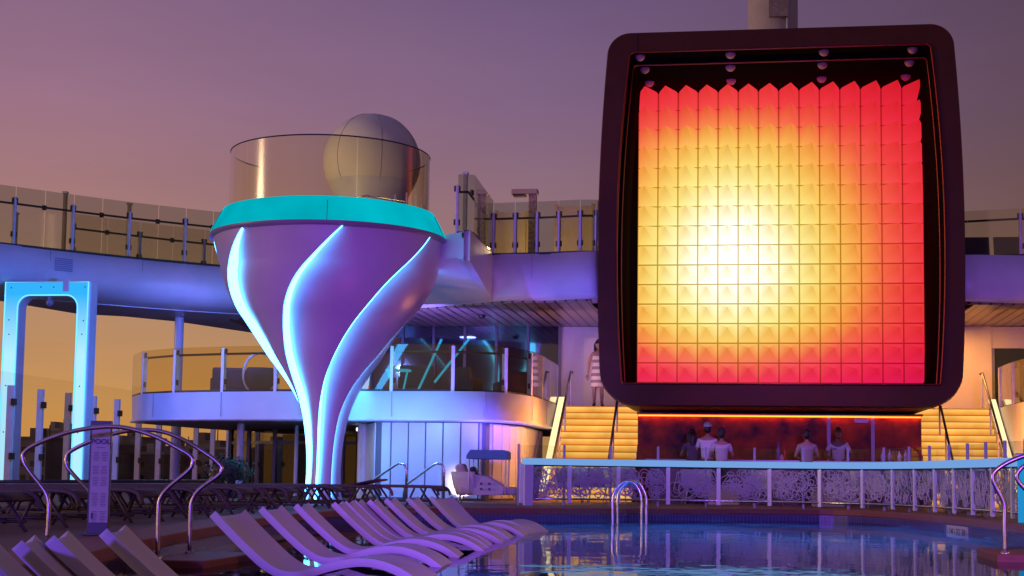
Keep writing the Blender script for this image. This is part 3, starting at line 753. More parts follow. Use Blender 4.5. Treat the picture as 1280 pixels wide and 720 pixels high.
# right landing slab + fascia (orange-lit curved wall)
rw = thing('landing_wall', 'white curved wall and landing right of the right stairs, lit orange', 'wall', (8,40,0))
rp2 = [(6.65,38.0),(6.72,39.6),(7.4,40.0)]
rfp = [(6.53,40.6),(6.56,38.3),(6.8,36.9),(7.7,34.9),(10,34.0)]
mb = MB(); mb.wall(dense(rfp,4), 0, ZB+.02, .15); mb.build('wall', white, rw)
mb = MB(); mb.prism(offset(dense(rfp,4),.1)+[(12,34.2),(12,47),(4.2,47),(4.2,41.1),(6.5,41.1)], ZB-.4, ZB); mb.build('slab', mat('slab_paint'), rw)
railing('landing_railing', 'glass railing on the landing right of the right stairs', [(6.6,40.9),(6.66,38.3),(6.92,36.95),(7.8,35.0),(10,34.1)], ZB, 1.1, 5, joints=False, post_h=1.08, glass_m=G_tint, postw=.12)

# columns
def column(name, label, px, Y, z0, z1, r, mt, grp=None):
    p = P(px,500,Y=Y); mb = MB(); mb.lathe([(r*1.15,z0),(r*1.15,z0+.05),(r,z0+.06),(r,z1)], 24, (p.x,Y))
    return tag(mb.build(name, mt, origin=(p.x,Y,z0)), label, 'column', grp)
column('support_column', 'round white column carrying the upper deck, left end of the balcony', 221, 41.2, 0, ZU-1.12, .13, white)
column('support_column', 'slim column under the balcony in front of the glass doors', 302, 37.6, 0, ZB-.66, .09, white)
column('support_column', 'slim column under the balcony beside the tower stem', 372, 38.6, 0, ZB-.66, .05, white)

# stairs
def stairs(name, label, xl, xr, mirror):
    st = thing(name, label, 'staircase', ((xl+xr)/2,39,0))
    nR = 14; rise = ZB/nR; tread = .265; Y1 = 41.0; Y0 = Y1-tread*nR
    mb = MB(); ml = MB(); mn = MB()
    for i in range(nR):
        y0 = Y0+i*tread; z1 = rise*(i+1)
        mb.box(((xl+xr)/2, (y0+Y1+.05)/2+.0, z1-rise/2), (xr-xl, Y1+.05-y0, rise-.024))
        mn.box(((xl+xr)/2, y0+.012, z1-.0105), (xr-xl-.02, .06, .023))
        mb.box(((xl+xr)/2, (y0+.05+Y1)/2, z1-.011), (xr-xl-.01, Y1-y0-.05, .02))
        ml.box(((xl+xr)/2, y0-.006, z1-.098), (xr-xl-.03, .01, .146))
    mb.build('steps', mat('stair_stone', (.66,.56,.42), .5, noise=.05), st)
    ml.build('step_light', AMBER, st); mn.build('glowing_nosing', glow('lit_nosing_glow', (1.0,.27,.02), .5), st)  # nosings are no lamps; the stair light on them is put in as glow
    # outer stringer
    xo = xl if not mirror else xr; s = -1 if not mirror else 1
    mb = MB()
    poly = [(Y0-.25,0),(Y0-.25,.22),(Y1-.05,ZB+.24),(Y1+.4,ZB+.24),(Y1+.4,ZB-.3),(Y0+.4,0)]
    vs = [(xo+s*.002,y,z) for y,z in poly]+[(xo+s*.2,y,z) for y,z in poly]; k = len(poly)
    mb.add(vs, [list(range(k)),list(range(k,2*k))[::-1]]+[(i,(i+1) % k,k+(i+1) % k,k+i) for i in range(k)])
    mb.build('stringer', white, st)
    mb = MB(); q4 = [(Y0-.24,.226),(Y1-.06,ZB+.246),(Y1-.06,ZB+.256),(Y0-.24,.236)]
    vs = [(xo+s*.012,y,z) for y,z in q4]+[(xo+s*.19,y,z) for y,z in q4]
    mb.add(vs, [(0,1,2,3),(7,6,5,4),(0,4,5,1),(1,5,6,2),(2,6,7,3),(3,7,4,0)]); mb.build('side_light', AMBW, st)
    for px_, in ((xo-s*.12,),(xl+(xr-xl)*(.72 if not mirror else .28),)):
        mb = MB(); mb.tube([(px_,Y0-.1,.95),(px_,Y1,ZB+.95),(px_,Y1+.4,ZB+.95)], .03, 8); mb.build('handrail', dark, st)
        for q in (.05,.36,.67,1.0):
            yy = Y0+(Y1-Y0)*q; mb = MB(); mb.tube([(px_,yy,max(0,ZB*q-.1)),(px_,yy,ZB*q+.93)], .022, 6); mb.build('post', alu, st)
    return st
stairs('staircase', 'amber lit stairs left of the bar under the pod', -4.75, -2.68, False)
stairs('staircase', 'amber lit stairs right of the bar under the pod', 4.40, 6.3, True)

# ================================================================== POD
pod = thing('screen_pod', 'huge dark bronze rounded pod holding a glowing wall of pyramid lights', 'screen pod', (.9,38,0))
def barrel(xc, hw_mid, hw_top, hw_bot, z0, z1, r0_, r1_, n=12):
    pts = []
    def hw(z):
        t = (z-z0)/(z1-z0); base = hw_bot+(hw_top-hw_bot)*t
        mid = hw_mid-(hw_bot+hw_top)/2; return base+mid*(1-(2*t-1)**2)
    def corner(sx, zc, r, a0, a1):
        for i in range(n):
            a = R(a0+(a1-a0)*i/(n-1)); z = zc+r*math.sin(a); 
            pts.append((xc+sx*(hw(zc)-r)+r*math.cos(a), z))
    corner(1, z0+r0_, r0_, -90, 0)
    for i in range(1,20): z = z0+r0_+(z1-r1_-z0-r0_)*i/20; pts.append((xc+hw(z), z))
    corner(1, z1-r1_, r1_, 0, 90)
    for i in range(1,8): pts.append((xc+(hw(z1-r1_)-r1_)*(1-2*i/8), z1))
    corner(-1, z1-r1_, r1_, 90, 180)
    for i in range(1,20): z = z1-r1_+(z0+r0_-z1+r1_)*i/20; pts.append((xc-hw(z), z))
    corner(-1, z0+r0_, r0_, 180, 270)
    for i in range(1,8): pts.append((xc+(hw(z0+r0_)-r0_)*(-1+2*i/8), z0))
    return pts
PY = 36.0
def wz(px,py,Y): return XZ(px,py,Y)
xl_, xr_ = wz(747,270,PY)[0], wz(1207,290,PY)[0]; xc = (xl_+xr_)/2
zt = wz(975,34,PY)[1]; zb = wz(975,508.5,PY)[1]
hm = (xr_-xl_)/2
O = barrel(xc, hm, hm*.945, hm*.972, zb, zt, .85, .55)
Ob = barrel(xc, hm*.995, hm*.94, hm*.967, zb+.03, zt-.03, .83, .53)
zA1 = wz(975,60,PY)[1]; zA0 = wz(975,480,PY)[1]
xA = wz(771.5,270,PY)[0], wz(1181,270,PY)[0]
A = barrel((xA[0]+xA[1])/2, (xA[1]-xA[0])/2, (xA[1]-xA[0])/2*.925, (xA[1]-xA[0])/2*.965, zA0, zA1, .06, .12)
Y1 = PY+.7
zB1 = wz(975,77,Y1)[1]; zB0 = wz(975,483,Y1)[1]
xB = wz(777,270,Y1)[0], wz(1174.5,270,Y1)[0]
B = barrel((xB[0]+xB[1])/2, (xB[1]-xB[0])/2, (xB[1]-xB[0])/2*.93, (xB[1]-xB[0])/2*.97, zB0, zB1, .06, .12)
def loft(loops, closed_first=False):
    mb = MB(); n = len(loops[0][0]); vs = []; fs = []
    for pl, y in loops: vs += [(p[0],y,p[1]) for p in pl]
    for i in range(len(loops)-1):
        for k in range(n): fs.append((i*n+k,i*n+(k+1) % n,(i+1)*n+(k+1) % n,(i+1)*n+k))
    mb.add(vs, fs); return mb
def shrink(pl, s):
    cx = sum(p[0] for p in pl)/len(pl); cz = sum(p[1] for p in pl)/len(pl)
    return [(cx+(p[0]-cx)*s, cz+(p[1]-cz)*s) for p in pl]
mb = loft([(Ob,42.0),(O,PY+.12),(shrink(O,.994),PY+.02)]); mb.add([(p[0],42.0,p[1]) for p in Ob], [list(range(len(Ob)))]); mb.build('shell', bronze, pod)
mb = loft([(shrink(O,.994),PY+.02),(A,PY+.02)]); mb.build('face_frame', bronze, pod)
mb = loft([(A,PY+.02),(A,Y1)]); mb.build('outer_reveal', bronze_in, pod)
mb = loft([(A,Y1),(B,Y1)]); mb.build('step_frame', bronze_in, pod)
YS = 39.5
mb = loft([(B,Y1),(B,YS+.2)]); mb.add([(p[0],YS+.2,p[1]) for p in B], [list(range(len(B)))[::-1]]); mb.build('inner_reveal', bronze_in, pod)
# glossy edge trims that catch the screen's light
for lp, yy in ((A,PY+.0),(B,Y1-.02)):
    mb = MB(); mb.tube([(p[0],yy,p[1]) for p in lp], .022, 6, closed=True); mb.build('edge_trim', mat('red_bronze_trim', (.22,.03,.025), .3, metal=1), pod)
# panel seams on the face
mb = MB()
for px_, py_, w_, h_ in ((796,50,.012,.42),(771,76,.36,.012),(1179,68,.36,.012)):
    x, z = wz(px_,py_,PY); mb.box((x,PY+.012,z-.05), (w_,.012,h_))
mb.build('panel_seam', dark, pod)
# dome lamps
for (y_, zc_, xs) in ((36.35,zA1-.0,(800,913,1030,1141)),(37.0,zB1,(806,913,1028,1137)),(38.3,zB1,(812,914,1027,1132))):
    for x in xs:
        xx = P(x,85,Y=y_).x; mb = MB(); mb.sphere((xx,y_,zc_-.01), .12, 18, 9, v0=math.pi/2); mb.sphere((xx,y_,zc_-.008), .125, 18, 2, v0=math.pi*.46, v1=math.pi*.5); mb.build('dome_lamp', mat('lamp_glass', (.6,.28,.27), .5), pod)  # grey domes; the screen's red light is put into their base colour

# the screen: 14 x 15 pyramids
sx0, sz0 = wz(796,478,YS); sx1, sz1 = wz(1153,107,YS)
NXT, NZT = 14, 15
scr = bpy.data.materials.new('pyramid_light'); scr.use_nodes = True; sn = scr.node_tree; sn.nodes.clear()
o_ = sn.nodes.new('ShaderNodeOutputMaterial'); em = sn.nodes.new('ShaderNodeEmission'); sn.links.new(em.outputs[0], o_.inputs[0])
at = sn.nodes.new('ShaderNodeVertexColor'); at.layer_name = 'glow'
sn.links.new(at.outputs[0], em.inputs[0]); em.inputs[1].default_value = 1.0
def scr_col(u, v):
    # u 0..1 left-right, v 0..1 bottom-top ; brightest near (.32,.39)
    du, dv = (u-.33), (v-.40)
    if v > .40: dv = dv*.85 if dv < .4 else .34+(dv-.4)*1.65
    else: a_ = -dv; dv = a_*1.1 if a_ < .22 else .242+(a_-.22)*1.9
    du *= .97 if du > 0 else 1.03
    d = math.sqrt((du*1.0)**2+(dv*1.03)**2)
    st = [(0,(1.45,1.45,1.38)),(.12,(1.25,1.22,.98)),(.19,(1.1,1.03,.55)),(.26,(1.03,.87,.27)),(.34,(1.0,.64,.13)),(.43,(.98,.37,.075)),(.51,(.95,.14,.07)),(.60,(.92,.055,.062)),(.72,(.85,.024,.05)),(.9,(.72,.012,.035)),(1.5,(.6,.008,.04))]
    for (a,c1),(b_,c2) in zip(st,st[1:]):
        if d <= b_:
            t = (d-a)/(b_-a); c = [p+(q-p)*t for p,q in zip(c1,c2)]; break
    if v < .16:                       # the lowest rows of the picture turn pink
        k = (.16-v)/.16; c[2] += .045*k; c[1] *= 1-.35*k
    return c
mesh = bpy.data.meshes.new('led_screen'); vs, fs, cols = [], [], []
tw, th_ = (sx1-sx0)/NXT, (sz1-sz0)/NZT; gap = .018; PD = 1.62; rng = random.Random(3)
for i in range(NXT):
    for j in range(NZT):
        x0, x1 = sx0+i*tw+gap, sx0+(i+1)*tw-gap; z0, z1 = sz0+j*th_+gap, sz0+(j+1)*th_-gap
        cxp, czp = (x0+x1)/2, (z0+z1)/2; b_ = len(vs)
        vs += [(x0,YS,z0),(x1,YS,z0),(x1,YS,z1),(x0,YS,z1),(cxp,YS-PD,czp)]
        jit = 1+rng.uniform(-.03,.03)
        for f, k, tk in (((0,1,4),1.06,.60),((1,2,4),1.0,.82),((2,3,4),1.0,1.04),((3,0,4),.95,.70)):
            fs.append([b_+q for q in f])
            for q in f:
                vx, vy, vz = vs[b_+q]; c = scr_col((vx-sx0)/(sx1-sx0), (vz-sz0)/(sz1-sz0)); kk = jit*(k if q < 4 else tk)
                cols.append([max(0,x_*kk**e_) for x_, e_ in zip(c,(.4,.95,1.7))]+[1])
mesh.from_pydata(vs, [], fs)
ca = mesh.color_attributes.new('glow','FLOAT_COLOR','CORNER')
for i, c in enumerate(cols): ca.data[i].color = c
mesh.materials.append(scr)
so_ = bpy.data.objects.new('led_screen', mesh); COL.objects.link(so_); so_.parent = pod; so_.matrix_parent_inverse = world_of(pod).inverted()
# backing grid (dim light through the joints) 
gm = bpy.data.meshes.new('screen_grid'); vs, fs, cols = [], [], []
for i in range(NXT):
    for j in range(NZT):
        x0, x1 = sx0+i*tw, sx0+(i+1)*tw; z0, z1 = sz0+j*th_, sz0+(j+1)*th_; b_ = len(vs)
        vs += [(x0,YS+.03,z0),(x1,YS+.03,z0),(x1,YS+.03,z1),(x0,YS+.03,z1)]; fs.append([b_,b_+1,b_+2,b_+3])
        for q in range(4):
            vx, vy, vz = vs[b_+q]; c = scr_col((vx-sx0)/(sx1-sx0),(vz-sz0)/(sz1-sz0)); cols.append([c[0]*.5,c[1]*.38,c[2]*.16,1])
gm.from_pydata(vs, [], fs); ca = gm.color_attributes.new('glow','FLOAT_COLOR','CORNER')
for i, c in enumerate(cols): ca.data[i].color = c
gm.materials.append(scr); go = bpy.data.objects.new('screen_backing', gm); COL.objects.link(go); go.parent = pod; go.matrix_parent_inverse = world_of(pod).inverted()

# bar block under the pod
XB0, XB1 = -2.66, 4.38
bar = thing('bar_back_wall', 'dark red mottled bar wall under the pod with a glowing red strip on top', 'bar wall', (.9,40.5,0))
rm = mat('red_mottled', (.34,.05,.006), .5, noise=.9, scale=2.2, bump=.2, spec=.2)
ztop = zb-.03
mb = MB(); mb.box(((XB0+XB1)/2,40.4,ztop/2), (XB1-XB0,3.0,ztop)); mb.build('wall', rm, bar)
mb = MB(); mb.box(((XB0+XB1)/2,38.84,ztop-.075), (XB1-XB0-.04,.05,.03)); mb.build('light_strip', REDL, bar)
mb = MB(); mb.box(((XB0+XB1)/2,38.7,ztop-.03), (XB1-XB0,.36,.045)); mb.build('cornice', dark, bar)
dx0, dx1 = P(1036,540,Y=38.86).x, P(1091,540,Y=38.86).x
mb = MB(); zt2 = P(1060,521,Y=38.86).z
for x in (dx0,dx1): mb.box((x,38.87,zt2/2), (.085,.06,zt2))
mb.box(((dx0+dx1)/2,38.868,zt2+.02), (dx1-dx0+.085,.06,.07)); mb.build('door_frame', mat('violet_frame', (.4,.36,.5), .4), bar)
mb = MB(); mb.box((dx0+(dx1-dx0)*.74,38.8,zt2-.1), (.33,.1,.09)); mb.build('door_closer', alu, bar)
# bar counter
bc = thing('bar_counter', 'long dark bar counter with a pale top under the pod', 'bar counter', (.9,38.6,0))
mb = MB(); mb.box((.9,37.45,.5), (6.3,.5,1.0)); mb.build('front', mat('bar_front', (.2,.12,.14), .4, noise=.2, scale=4), bc)
mb = MB(); mb.box((.9,37.4,1.03), (6.5,.72,.06)); mb.build('top', mat('bar_top', (.4,.35,.36), .2), bc, bevel=.01)
bx = lambda px: P(px,560,Y=37.4).x
def bottle(px, h, r, mt, lab):
    x = bx(px); mb = MB(); z = 1.06
    mb.lathe([(0,z),(r,z),(r,z+h*.6),(r*.4,z+h*.78),(r*.36,z+h),(0,z+h)], 14, (x,37.4))
    tag(mb.build('bottle', mt, origin=(x,37.4,z)), lab, 'bottle', 'things on the bar')
bottle(973,.44,.045,mat('bottle_violet', (.25,.18,.45), .15), 'tall slim violet dispenser on the bar counter')
bottle(981,.36,.035,mat('bottle_red', (.7,.05,.03), .2), 'red bottle on the bar counter left of the grey shirt guest')
bottle(977,.14,.06,mat('bottle_pink', (.7,.3,.35), .3), 'short pink glass at the foot of the red bottle')
for k, px_ in enumerate((1103,1112,1124,1132)):
    bottle(px_,.26+.04*(k % 2),.04,mat('bottle_clear%d' % (k % 2), [(.5,.5,.7),(.4,.25,.55)][k % 2], .2), ['clear bottle right of the bartender','violet bottle right of the clear one','tall clear bottle before the bar end','violet bottle closest to the right stairs'][k])

# ================================================================== PEOPLE
skin_tan = mat('skin', (.42,.22,.15), .55); skin_dk = mat('skin_brown', (.2,.1,.07), .55)
def person(label, loc, rz, shirt, trousers, hair, skin=skin_tan, lean=0, head_tilt=0, arms='down', cap=None, dress=False, long_hair=False, scale=1.0, stripes=False, tag_badge=False, stance=.0):
    root = thing('person', label, 'person', loc, rz); root.scale = (scale,)*3
    # joints: x right, y backward from the face (faces -y), z up
    J = {}
    ly = -math.sin(R(lean)); lc = math.cos(R(lean))
    hip = Vector((0,0,.95)); 
    def up_(h, x=0, f=0): return Vector((x, ly*h - f, .95+lc*h))
    sp = [hip, up_(.18), up_(.36), up_(.48), up_(.545), up_(.60,0,.015)]
    verts, edges, rad = [], [], []
    def v(p, r): verts.append(Vector(p)); rad.append(r); return len(verts)-1
    s0 = v(sp[0],(.135,.105)); s1 = v(sp[1],(.125,.095)); s2 = v(sp[2],(.15,.11)); s3 = v(sp[3],(.12,.09)); s4 = v(sp[4],(.058,.058)); s5 = v(sp[5],(.052,.055))
    edges += [(s0,s1),(s1,s2),(s2,s3),(s3,s4),(s4,s5)]
    hands = []
    for s in (-1,1):
        sh_ = v(up_(.44,s*.17),(.065,.062)); edges.append((s3,sh_))
        if arms == 'counter': el_ = up_(.2,s*.27,.06); wr = up_(.16,s*.16,.28)
        elif arms == 'work': el_ = up_(.20,s*.31,.02); wr = up_(.06,s*(.10 if s < 0 else .17),.27)
        elif arms == 'rail': el_ = up_(.18,s*.25,-.02); wr = up_(.05,s*.30,.2) if s > 0 else up_(-.06,s*.27,.03)
        else: el_ = up_(.15,s*.25,-.03); wr = up_(-.08,s*.26,.06)
        e1 = v(el_,(.043,.043)); w1 = v(wr,(.03,.027)); h1 = v(wr+(wr-el_).normalized()*.08,(.038,.02))
        edges += [(sh_,e1),(e1,w1),(w1,h1)]; hands.append((wr+(wr-el_).normalized()*.1, (wr-el_).normalized(), s))
        hp = v((s*.09,0,.9),(.088,.09)); kn = v((s*.1,-.02+stance*s,.5),(.058,.06)); an = v((s*.1,.03+stance*s*1.3,.09),(.04,.04)); to = v((s*.115,-.13+stance*s*1.3,.035),(.038,.03))
        edges += [(s0,hp),(hp,kn),(kn,an),(an,to)]
    def skinned(vsel, grow, mtl, name, parent):
        idx = {q:i for i,q in enumerate(vsel)}
        me = bpy.data.meshes.new(name); me.from_pydata([verts[q] for q in vsel], [(idx[a],idx[b_]) for a,b_ in edges if a in idx and b_ in idx], [])
        ob = bpy.data.objects.new(name, me); COL.objects.link(ob)
        md = ob.modifiers.new('skin','SKIN'); sk = me.skin_vertices[0] if me.skin_vertices else None
        lay = me.skin_vertices[0].data
        for q in vsel: lay[idx[q]].radius = (rad[q][0]*grow, rad[q][1]*grow)
        lay[0].use_root = True
        ss = ob.modifiers.new('sub','SUBSURF'); ss.levels = 2; ss.render_levels = 2
        dg = bpy.context.evaluated_depsgraph_get(); m2 = bpy.data.meshes.new_from_object(ob.evaluated_get(dg))
        bpy.data.objects.remove(ob); return m2
    allv = list(range(len(verts)))
    bmsh = skinned(allv, 1.0, None, 'body', root)
    mb = MB(); mb.v = [tuple(q.co) for q in bmsh.vertices]; mb.f = [list(p.vertices) for p in bmsh.polygons]; mb.mi = [0]*len(mb.f); mb.sm = [True]*len(mb.f)
    hc = up_(.71,0,.035+.03*head_tilt)
    mb.sphere(hc, .1, 20, 16, (.78,.98,1.18))
    mb.sphere(hc+Vector((0,-.02,-.07)), .06, 14, 10, (.9,1.0,.8))               # jaw
    mb.tube([hc+Vector((0,-.09,.015)),hc+Vector((0,-.118,-.022)),hc+Vector((0,-.09,-.032))], [.009,.016,.008], 7)   # nose
    for s in (-1,1):
        mb.sphere(hc+Vector((s*.08,.005,-.01)), .024, 10, 6, (.4,.8,1.2))
        # fingers
        hp_, d, ss_ = hands[0 if s < 0 else 1]
        side = Vector((d.y,-d.x,0)); side = side.normalized() if side.length > .1 else Vector((1,0,0))
        for k, ln in enumerate((.07,.08,.075,.06)):
            b0 = hp_+side*(k-1.5)*.019; mid = b0+d*ln*.55+Vector((0,0,-.008)); tip = b0+d*ln+Vector((0,0,-.028))
            mb.tube([b0-d*.02,mid,tip], [.009,.0085,.006], 6)
        b0 = hp_-d*.05-side*s*.03; mb.tube([b0,b0-side*s*.03+d*.025,b0-side*s*.035+d*.055+Vector((0,0,-.01))], [.011,.01,.007], 6)
    mb.cur = 1
    for s in (-1,1): mb.sphere(hc+Vector((s*.032,-.086,.012)), .011, 8, 6)
    mb.cur = 2
    mb.tube([hc+Vector((-.028,-.083,-.062)),hc+Vector((0,-.09,-.064)),hc+Vector((.028,-.083,-.062))], .007, 6)
    ident = Matrix.Identity(4)
    def put(mb_, name, mats):
        me = bpy.data.meshes.new(name); me.from_pydata(mb_.v, [], mb_.f); me.update()
        for m_ in (mats if isinstance(mats,(list,tuple)) else [mats]): me.materials.append(m_)
        for p, i, k in zip(me.polygons, mb_.mi, mb_.sm): p.material_index = i; p.use_smooth = k
        ob = bpy.data.objects.new(name, me); COL.objects.link(ob); ob.parent = root; return ob
    put(mb, 'body', [skin, mat('eye_dark', (.02,.015,.015), .3), mat('lips', (.35,.1,.09), .5)])
    # clothing
    def cloth(vsel, grow, mtl, name):
        m2 = skinned(vsel, grow, mtl, name, root); m2.materials.clear(); m2.materials.append(mtl)
        for p in m2.polygons: p.use_smooth = True; p.material_index = 0
        m2.name = name; ob = bpy.data.objects.new(name, m2); COL.objects.link(ob); ob.parent = root; return ob
    # shirt: torso + upper arms
    base = [0,1,2,3]; arms_v = []
    k = 6
    for s in (0,1): arms_v += [k+s*8, k+s*8+1]
    if dress:
        mb = MB()
        for (rx, ry, z) in [(.2,.17,.52),(.195,.165,.66),(.19,.15,.86),(.165,.125,1.02),(.15,.11,1.14),(.17,.125,1.28),(.165,.11,1.38),(.10,.075,1.44)]:
            mb.v += [(rx*math.cos(2*math.pi*i/28), ly*(z-.95)+ry*math.sin(2*math.pi*i/28), z) for i in range(28)]
        for j in range(7):
            for i in range(28): mb.f.append([j*28+i,j*28+(i+1) % 28,(j+1)*28+(i+1) % 28,(j+1)*28+i]); mb.mi.append(0); mb.sm.append(True)
        put(mb, 'dress', shirt)
    else:
        # short sleeves: shorten elbow vertices
        sv = [verts[q].copy() for q in range(len(verts))]
        for s in (0,1):
            a, b_ = 6+s*8, 6+s*8+1; verts[b_] = verts[a].lerp(verts[b_], .7)
        cloth(base+arms_v, 1.2, shirt, 'shirt')
        for q in range(len(verts)): verts[q] = sv[q]
        tv = [0]
        for s in (0,1): tv += [6+s*8+4, 6+s*8+5, 6+s*8+6]
        sv = rad[:]
        for s in (0,1): rad[6+s*8+6] = (.052,.055)
        cloth(tv, 1.16, trousers, 'trousers'); rad[:] = sv
    for s in (-1,1):
        mb = MB(); mb.sphere((s*.112,-.07+stance*s*1.3,.04), .1, 14, 8, (.45,1.25,.42)); put(mb, 'shoe', dark)
    mb = MB()
    mb.sphere(hc+Vector((0,.012,.022)), .108, 20, 10, (.8,1.0,1.14), v1=math.pi*.52)
    mb.sphere(hc+Vector((0,.045,-.01)), .085, 16, 10, (.95,.75,1.05))
    if long_hair:
        mb.tube([hc+Vector((0,.07,.05)),hc+Vector((0,.105,-.08)),hc+Vector((0,.11,-.2)),hc+Vector((0,.1,-.3)),hc+Vector((0,.09,-.36))], [.06,.085,.095,.08,.02], 12)
        for s in (-1,1): mb.tube([hc+Vector((s*.05,.03,.08)),hc+Vector((s*.088,.03,-.02)),hc+Vector((s*.09,.04,-.16)),hc+Vector((s*.08,.05,-.26))], [.03,.038,.036,.012], 10)
    put(mb, 'hair', hair)
    if cap:
        mb = MB(); mb.sphere(hc+Vector((0,.005,.045)), .115, 20, 8, (.84,1.02,1.0), v1=math.pi*.5)
        mb.prism([(hc.x+.085*math.cos(t), hc.y-.08-.1*math.sin(t)) for t in [math.pi*i/10 for i in range(11)]], hc.z+.045, hc.z+.06)
        put(mb, 'cap', cap)
    if tag_badge:
        mb = MB(); c_ = up_(.34,-.08,.145); mb.box(c_, (.09,.012,.025)); put(mb, 'name_badge', dark)
    return root
tee = mat('white_shirt', (.7,.68,.7), .85); grey_s = mat('grey_shirt', (.36,.31,.33), .85); pale_s = mat('pale_shirt', (.6,.55,.6), .85)
jeans = mat('dark_trousers', (.05,.05,.08), .8); black_h = mat('black_hair', (.012,.01,.01), .5); brown_h = mat('brown_hair', (.03,.018,.014), .5)
dk_top = mat('dark_top', (.09,.06,.1), .8)
stp = bpy.data.materials.new('striped_dress'); stp.use_nodes = True; q = stp.node_tree; b = q.nodes['Principled BSDF']; b.inputs['Roughness'].default_value = .85
tcx = q.nodes.new('ShaderNodeTexCoord'); sx = q.nodes.new('ShaderNodeSeparateXYZ'); q.links.new(tcx.outputs['Object'], sx.inputs[0])
mm = q.nodes.new('ShaderNodeMath'); mm.operation = 'MULTIPLY'; mm.inputs[1].default_value = 5.6; q.links.new(sx.outputs['Z'], mm.inputs[0])
fr_ = q.nodes.new('ShaderNodeMath'); fr_.operation = 'FRACT'; q.links.new(mm.outputs[0], fr_.inputs[0])
rp = q.nodes.new('ShaderNodeValToRGB'); rp.color_ramp.interpolation = 'CONSTANT'; rp.color_ramp.elements[0].color = (.75,.68,.55,1); rp.color_ramp.elements[1].color = (.3,.24,.22,1); rp.color_ramp.elements[1].position = .55
q.links.new(fr_.outputs[0], rp.inputs[0]); q.links.new(rp.outputs[0], b.inputs['Base Color'])
def at_px(px, Y, z): p = P(px,560,Y=Y); return (p.x, Y, z)
person('woman in a striped short dress at the top of the left stairs', at_px(747,41.25,ZB), R(6), stp, jeans, black_h, skin_tan, arms='rail', dress=True, long_hair=True, scale=1.03, stance=.03)
person('guest with long dark hair leaning on the left end of the bar', at_px(866,36.85,0), R(188), dk_top, jeans, brown_h, skin_dk, lean=10, arms='counter', long_hair=True, scale=1.0)
person('guest in a white shirt and pale backward cap, standing at the bar', at_px(884,36.75,0), R(172), tee, jeans, black_h, skin_tan, lean=5, arms='counter', cap=mat('pale_cap', (.6,.56,.62), .8), scale=1.08)
person('guest in a white shirt and dark cap, right of the pale capped guest', at_px(902,36.55,0), R(182), pale_s, jeans, black_h, skin_tan, lean=6, arms='counter', cap=mat('dark_cap', (.03,.025,.03), .8), scale=1.0)
person('guest in a grey shirt with dark hair, back turned, opposite the bartender', at_px(1009,36.6,0), R(184), grey_s, jeans, black_h, skin_tan, lean=6, arms='counter', scale=1.0)
person('bartender in a white shirt with name badge, head bowed, mixing behind the bar', at_px(1048,38.1,0), R(-4), tee, jeans, brown_h, skin_dk, lean=12, head_tilt=1.4, arms='work', scale=1.06, tag_badge=True)

# ================================================================== FENCE, BLUE RAIL AND LATTICE
fpx = [(655,632),(760,631.5),(860,631.5),(960,632),(1050,634),(1120,638.5),(1167,644),(1215,648.5),(1263,653)]
fp = [Vector((*p,0)) for p in [(-4.35,30.3),(-3,31.0),(-1.2,31.5),(.5,31.6),(1.7,31.2),(2.6,30.1),(3.25,27.8),(3.68,25.2),(4.0,22.7)]]
fpd = [(p.x,p.y) for p in smooth_pts(fp,5)]
ZR = .95
br_ = thing('lit_rail', 'glowing pale blue rail frame curving along the far edge of the pool', 'rail', (fpd[len(fpd)//2][0],fpd[len(fpd)//2][1],0))
mb = MB(); mb.wall(fpd, ZR-.13, ZR, .1); mb.build('rail', RAILB, br_)
for pt, nx in ((fpd[0],fpd[1]),(fpd[-1],fpd[-2])):
    a = Vector(pt); d = (Vector(nx)-a).normalized(); c_ = a+d*.09
    mb = MB(); mb.box((c_.x+.0,c_.y+.05,(ZR-.132)/2), (.18,.1,ZR-.132), math.atan2(d.y,d.x)); mb.build('end_post', mat('rail_white', (.6,.62,.68), .4), br_)
ls = thing('lattice_screen', 'laser cut white web patterned screen between two metal rails along the pool edge', 'lattice screen', (0,31,0))
lp = offset(fpd,.12); NP = 15
lr = resample([Vector((*p,0)) for p in lp], NP)
rg = random.Random(11)
lat_m = mat('lattice_white', (.42,.38,.46), .45)
for i in range(NP):
    a, b_ = lr[i], lr[i+1]; d = (b_-a); Ln = d.length; d.normalize()
    def W(u, z): q_ = a+d*u; return (q_.x,q_.y,z)
    mb = MB(); mb.box(((a.x),(a.y),.45), (.08,.05,.8), math.atan2(d.y,d.x)); mb.build('post', alu, ls)
    mb = MB(); z0, z1 = .17, .78
    nR_ = int((58 if i < 8 else 30)*Ln)
    for k in range(nR_):
        r_ = rg.choice([.05,.06,.07,.085,.1,.12,.15]); u = rg.uniform(.04+r_*.8,Ln-.04-r_*.8) if Ln > 2*r_+.1 else Ln/2; z = rg.uniform(z0+r_*.8,z1-r_*.8)
        sq = rg.uniform(.75,1.25); off = rg.uniform(0,6)
        ring = []
        for t in range(14):
            an = 2*math.pi*t/14; rr = r_*(1+.12*math.sin(3*an+off))
            uu = min(Ln-.03,max(.03,u+rr*math.cos(an)*sq)); zz = min(z1,max(z0,z+rr*math.sin(an)))
            ring.append(W(uu,zz))
        mb.tube(ring, .010, 4, closed=True)
    mb.build('web_panel', lat_m, ls)
mb = MB(); mb.tube([(p.x,p.y,.82) for p in lr], .03, 8); mb.build('top_rail', dark, ls)
mb = MB(); mb.tube([(p.x,p.y,.135) for p in lr], .022, 8); mb.build('bottom_rail', steel, ls)
gfp = resample([Vector((*p,0)) for p in offset(fpd,.3)], 16)
gfn = thing('glass_fence', 'low clear glass fence standing just behind the glowing blue rail', 'glass fence', (0,32,0))
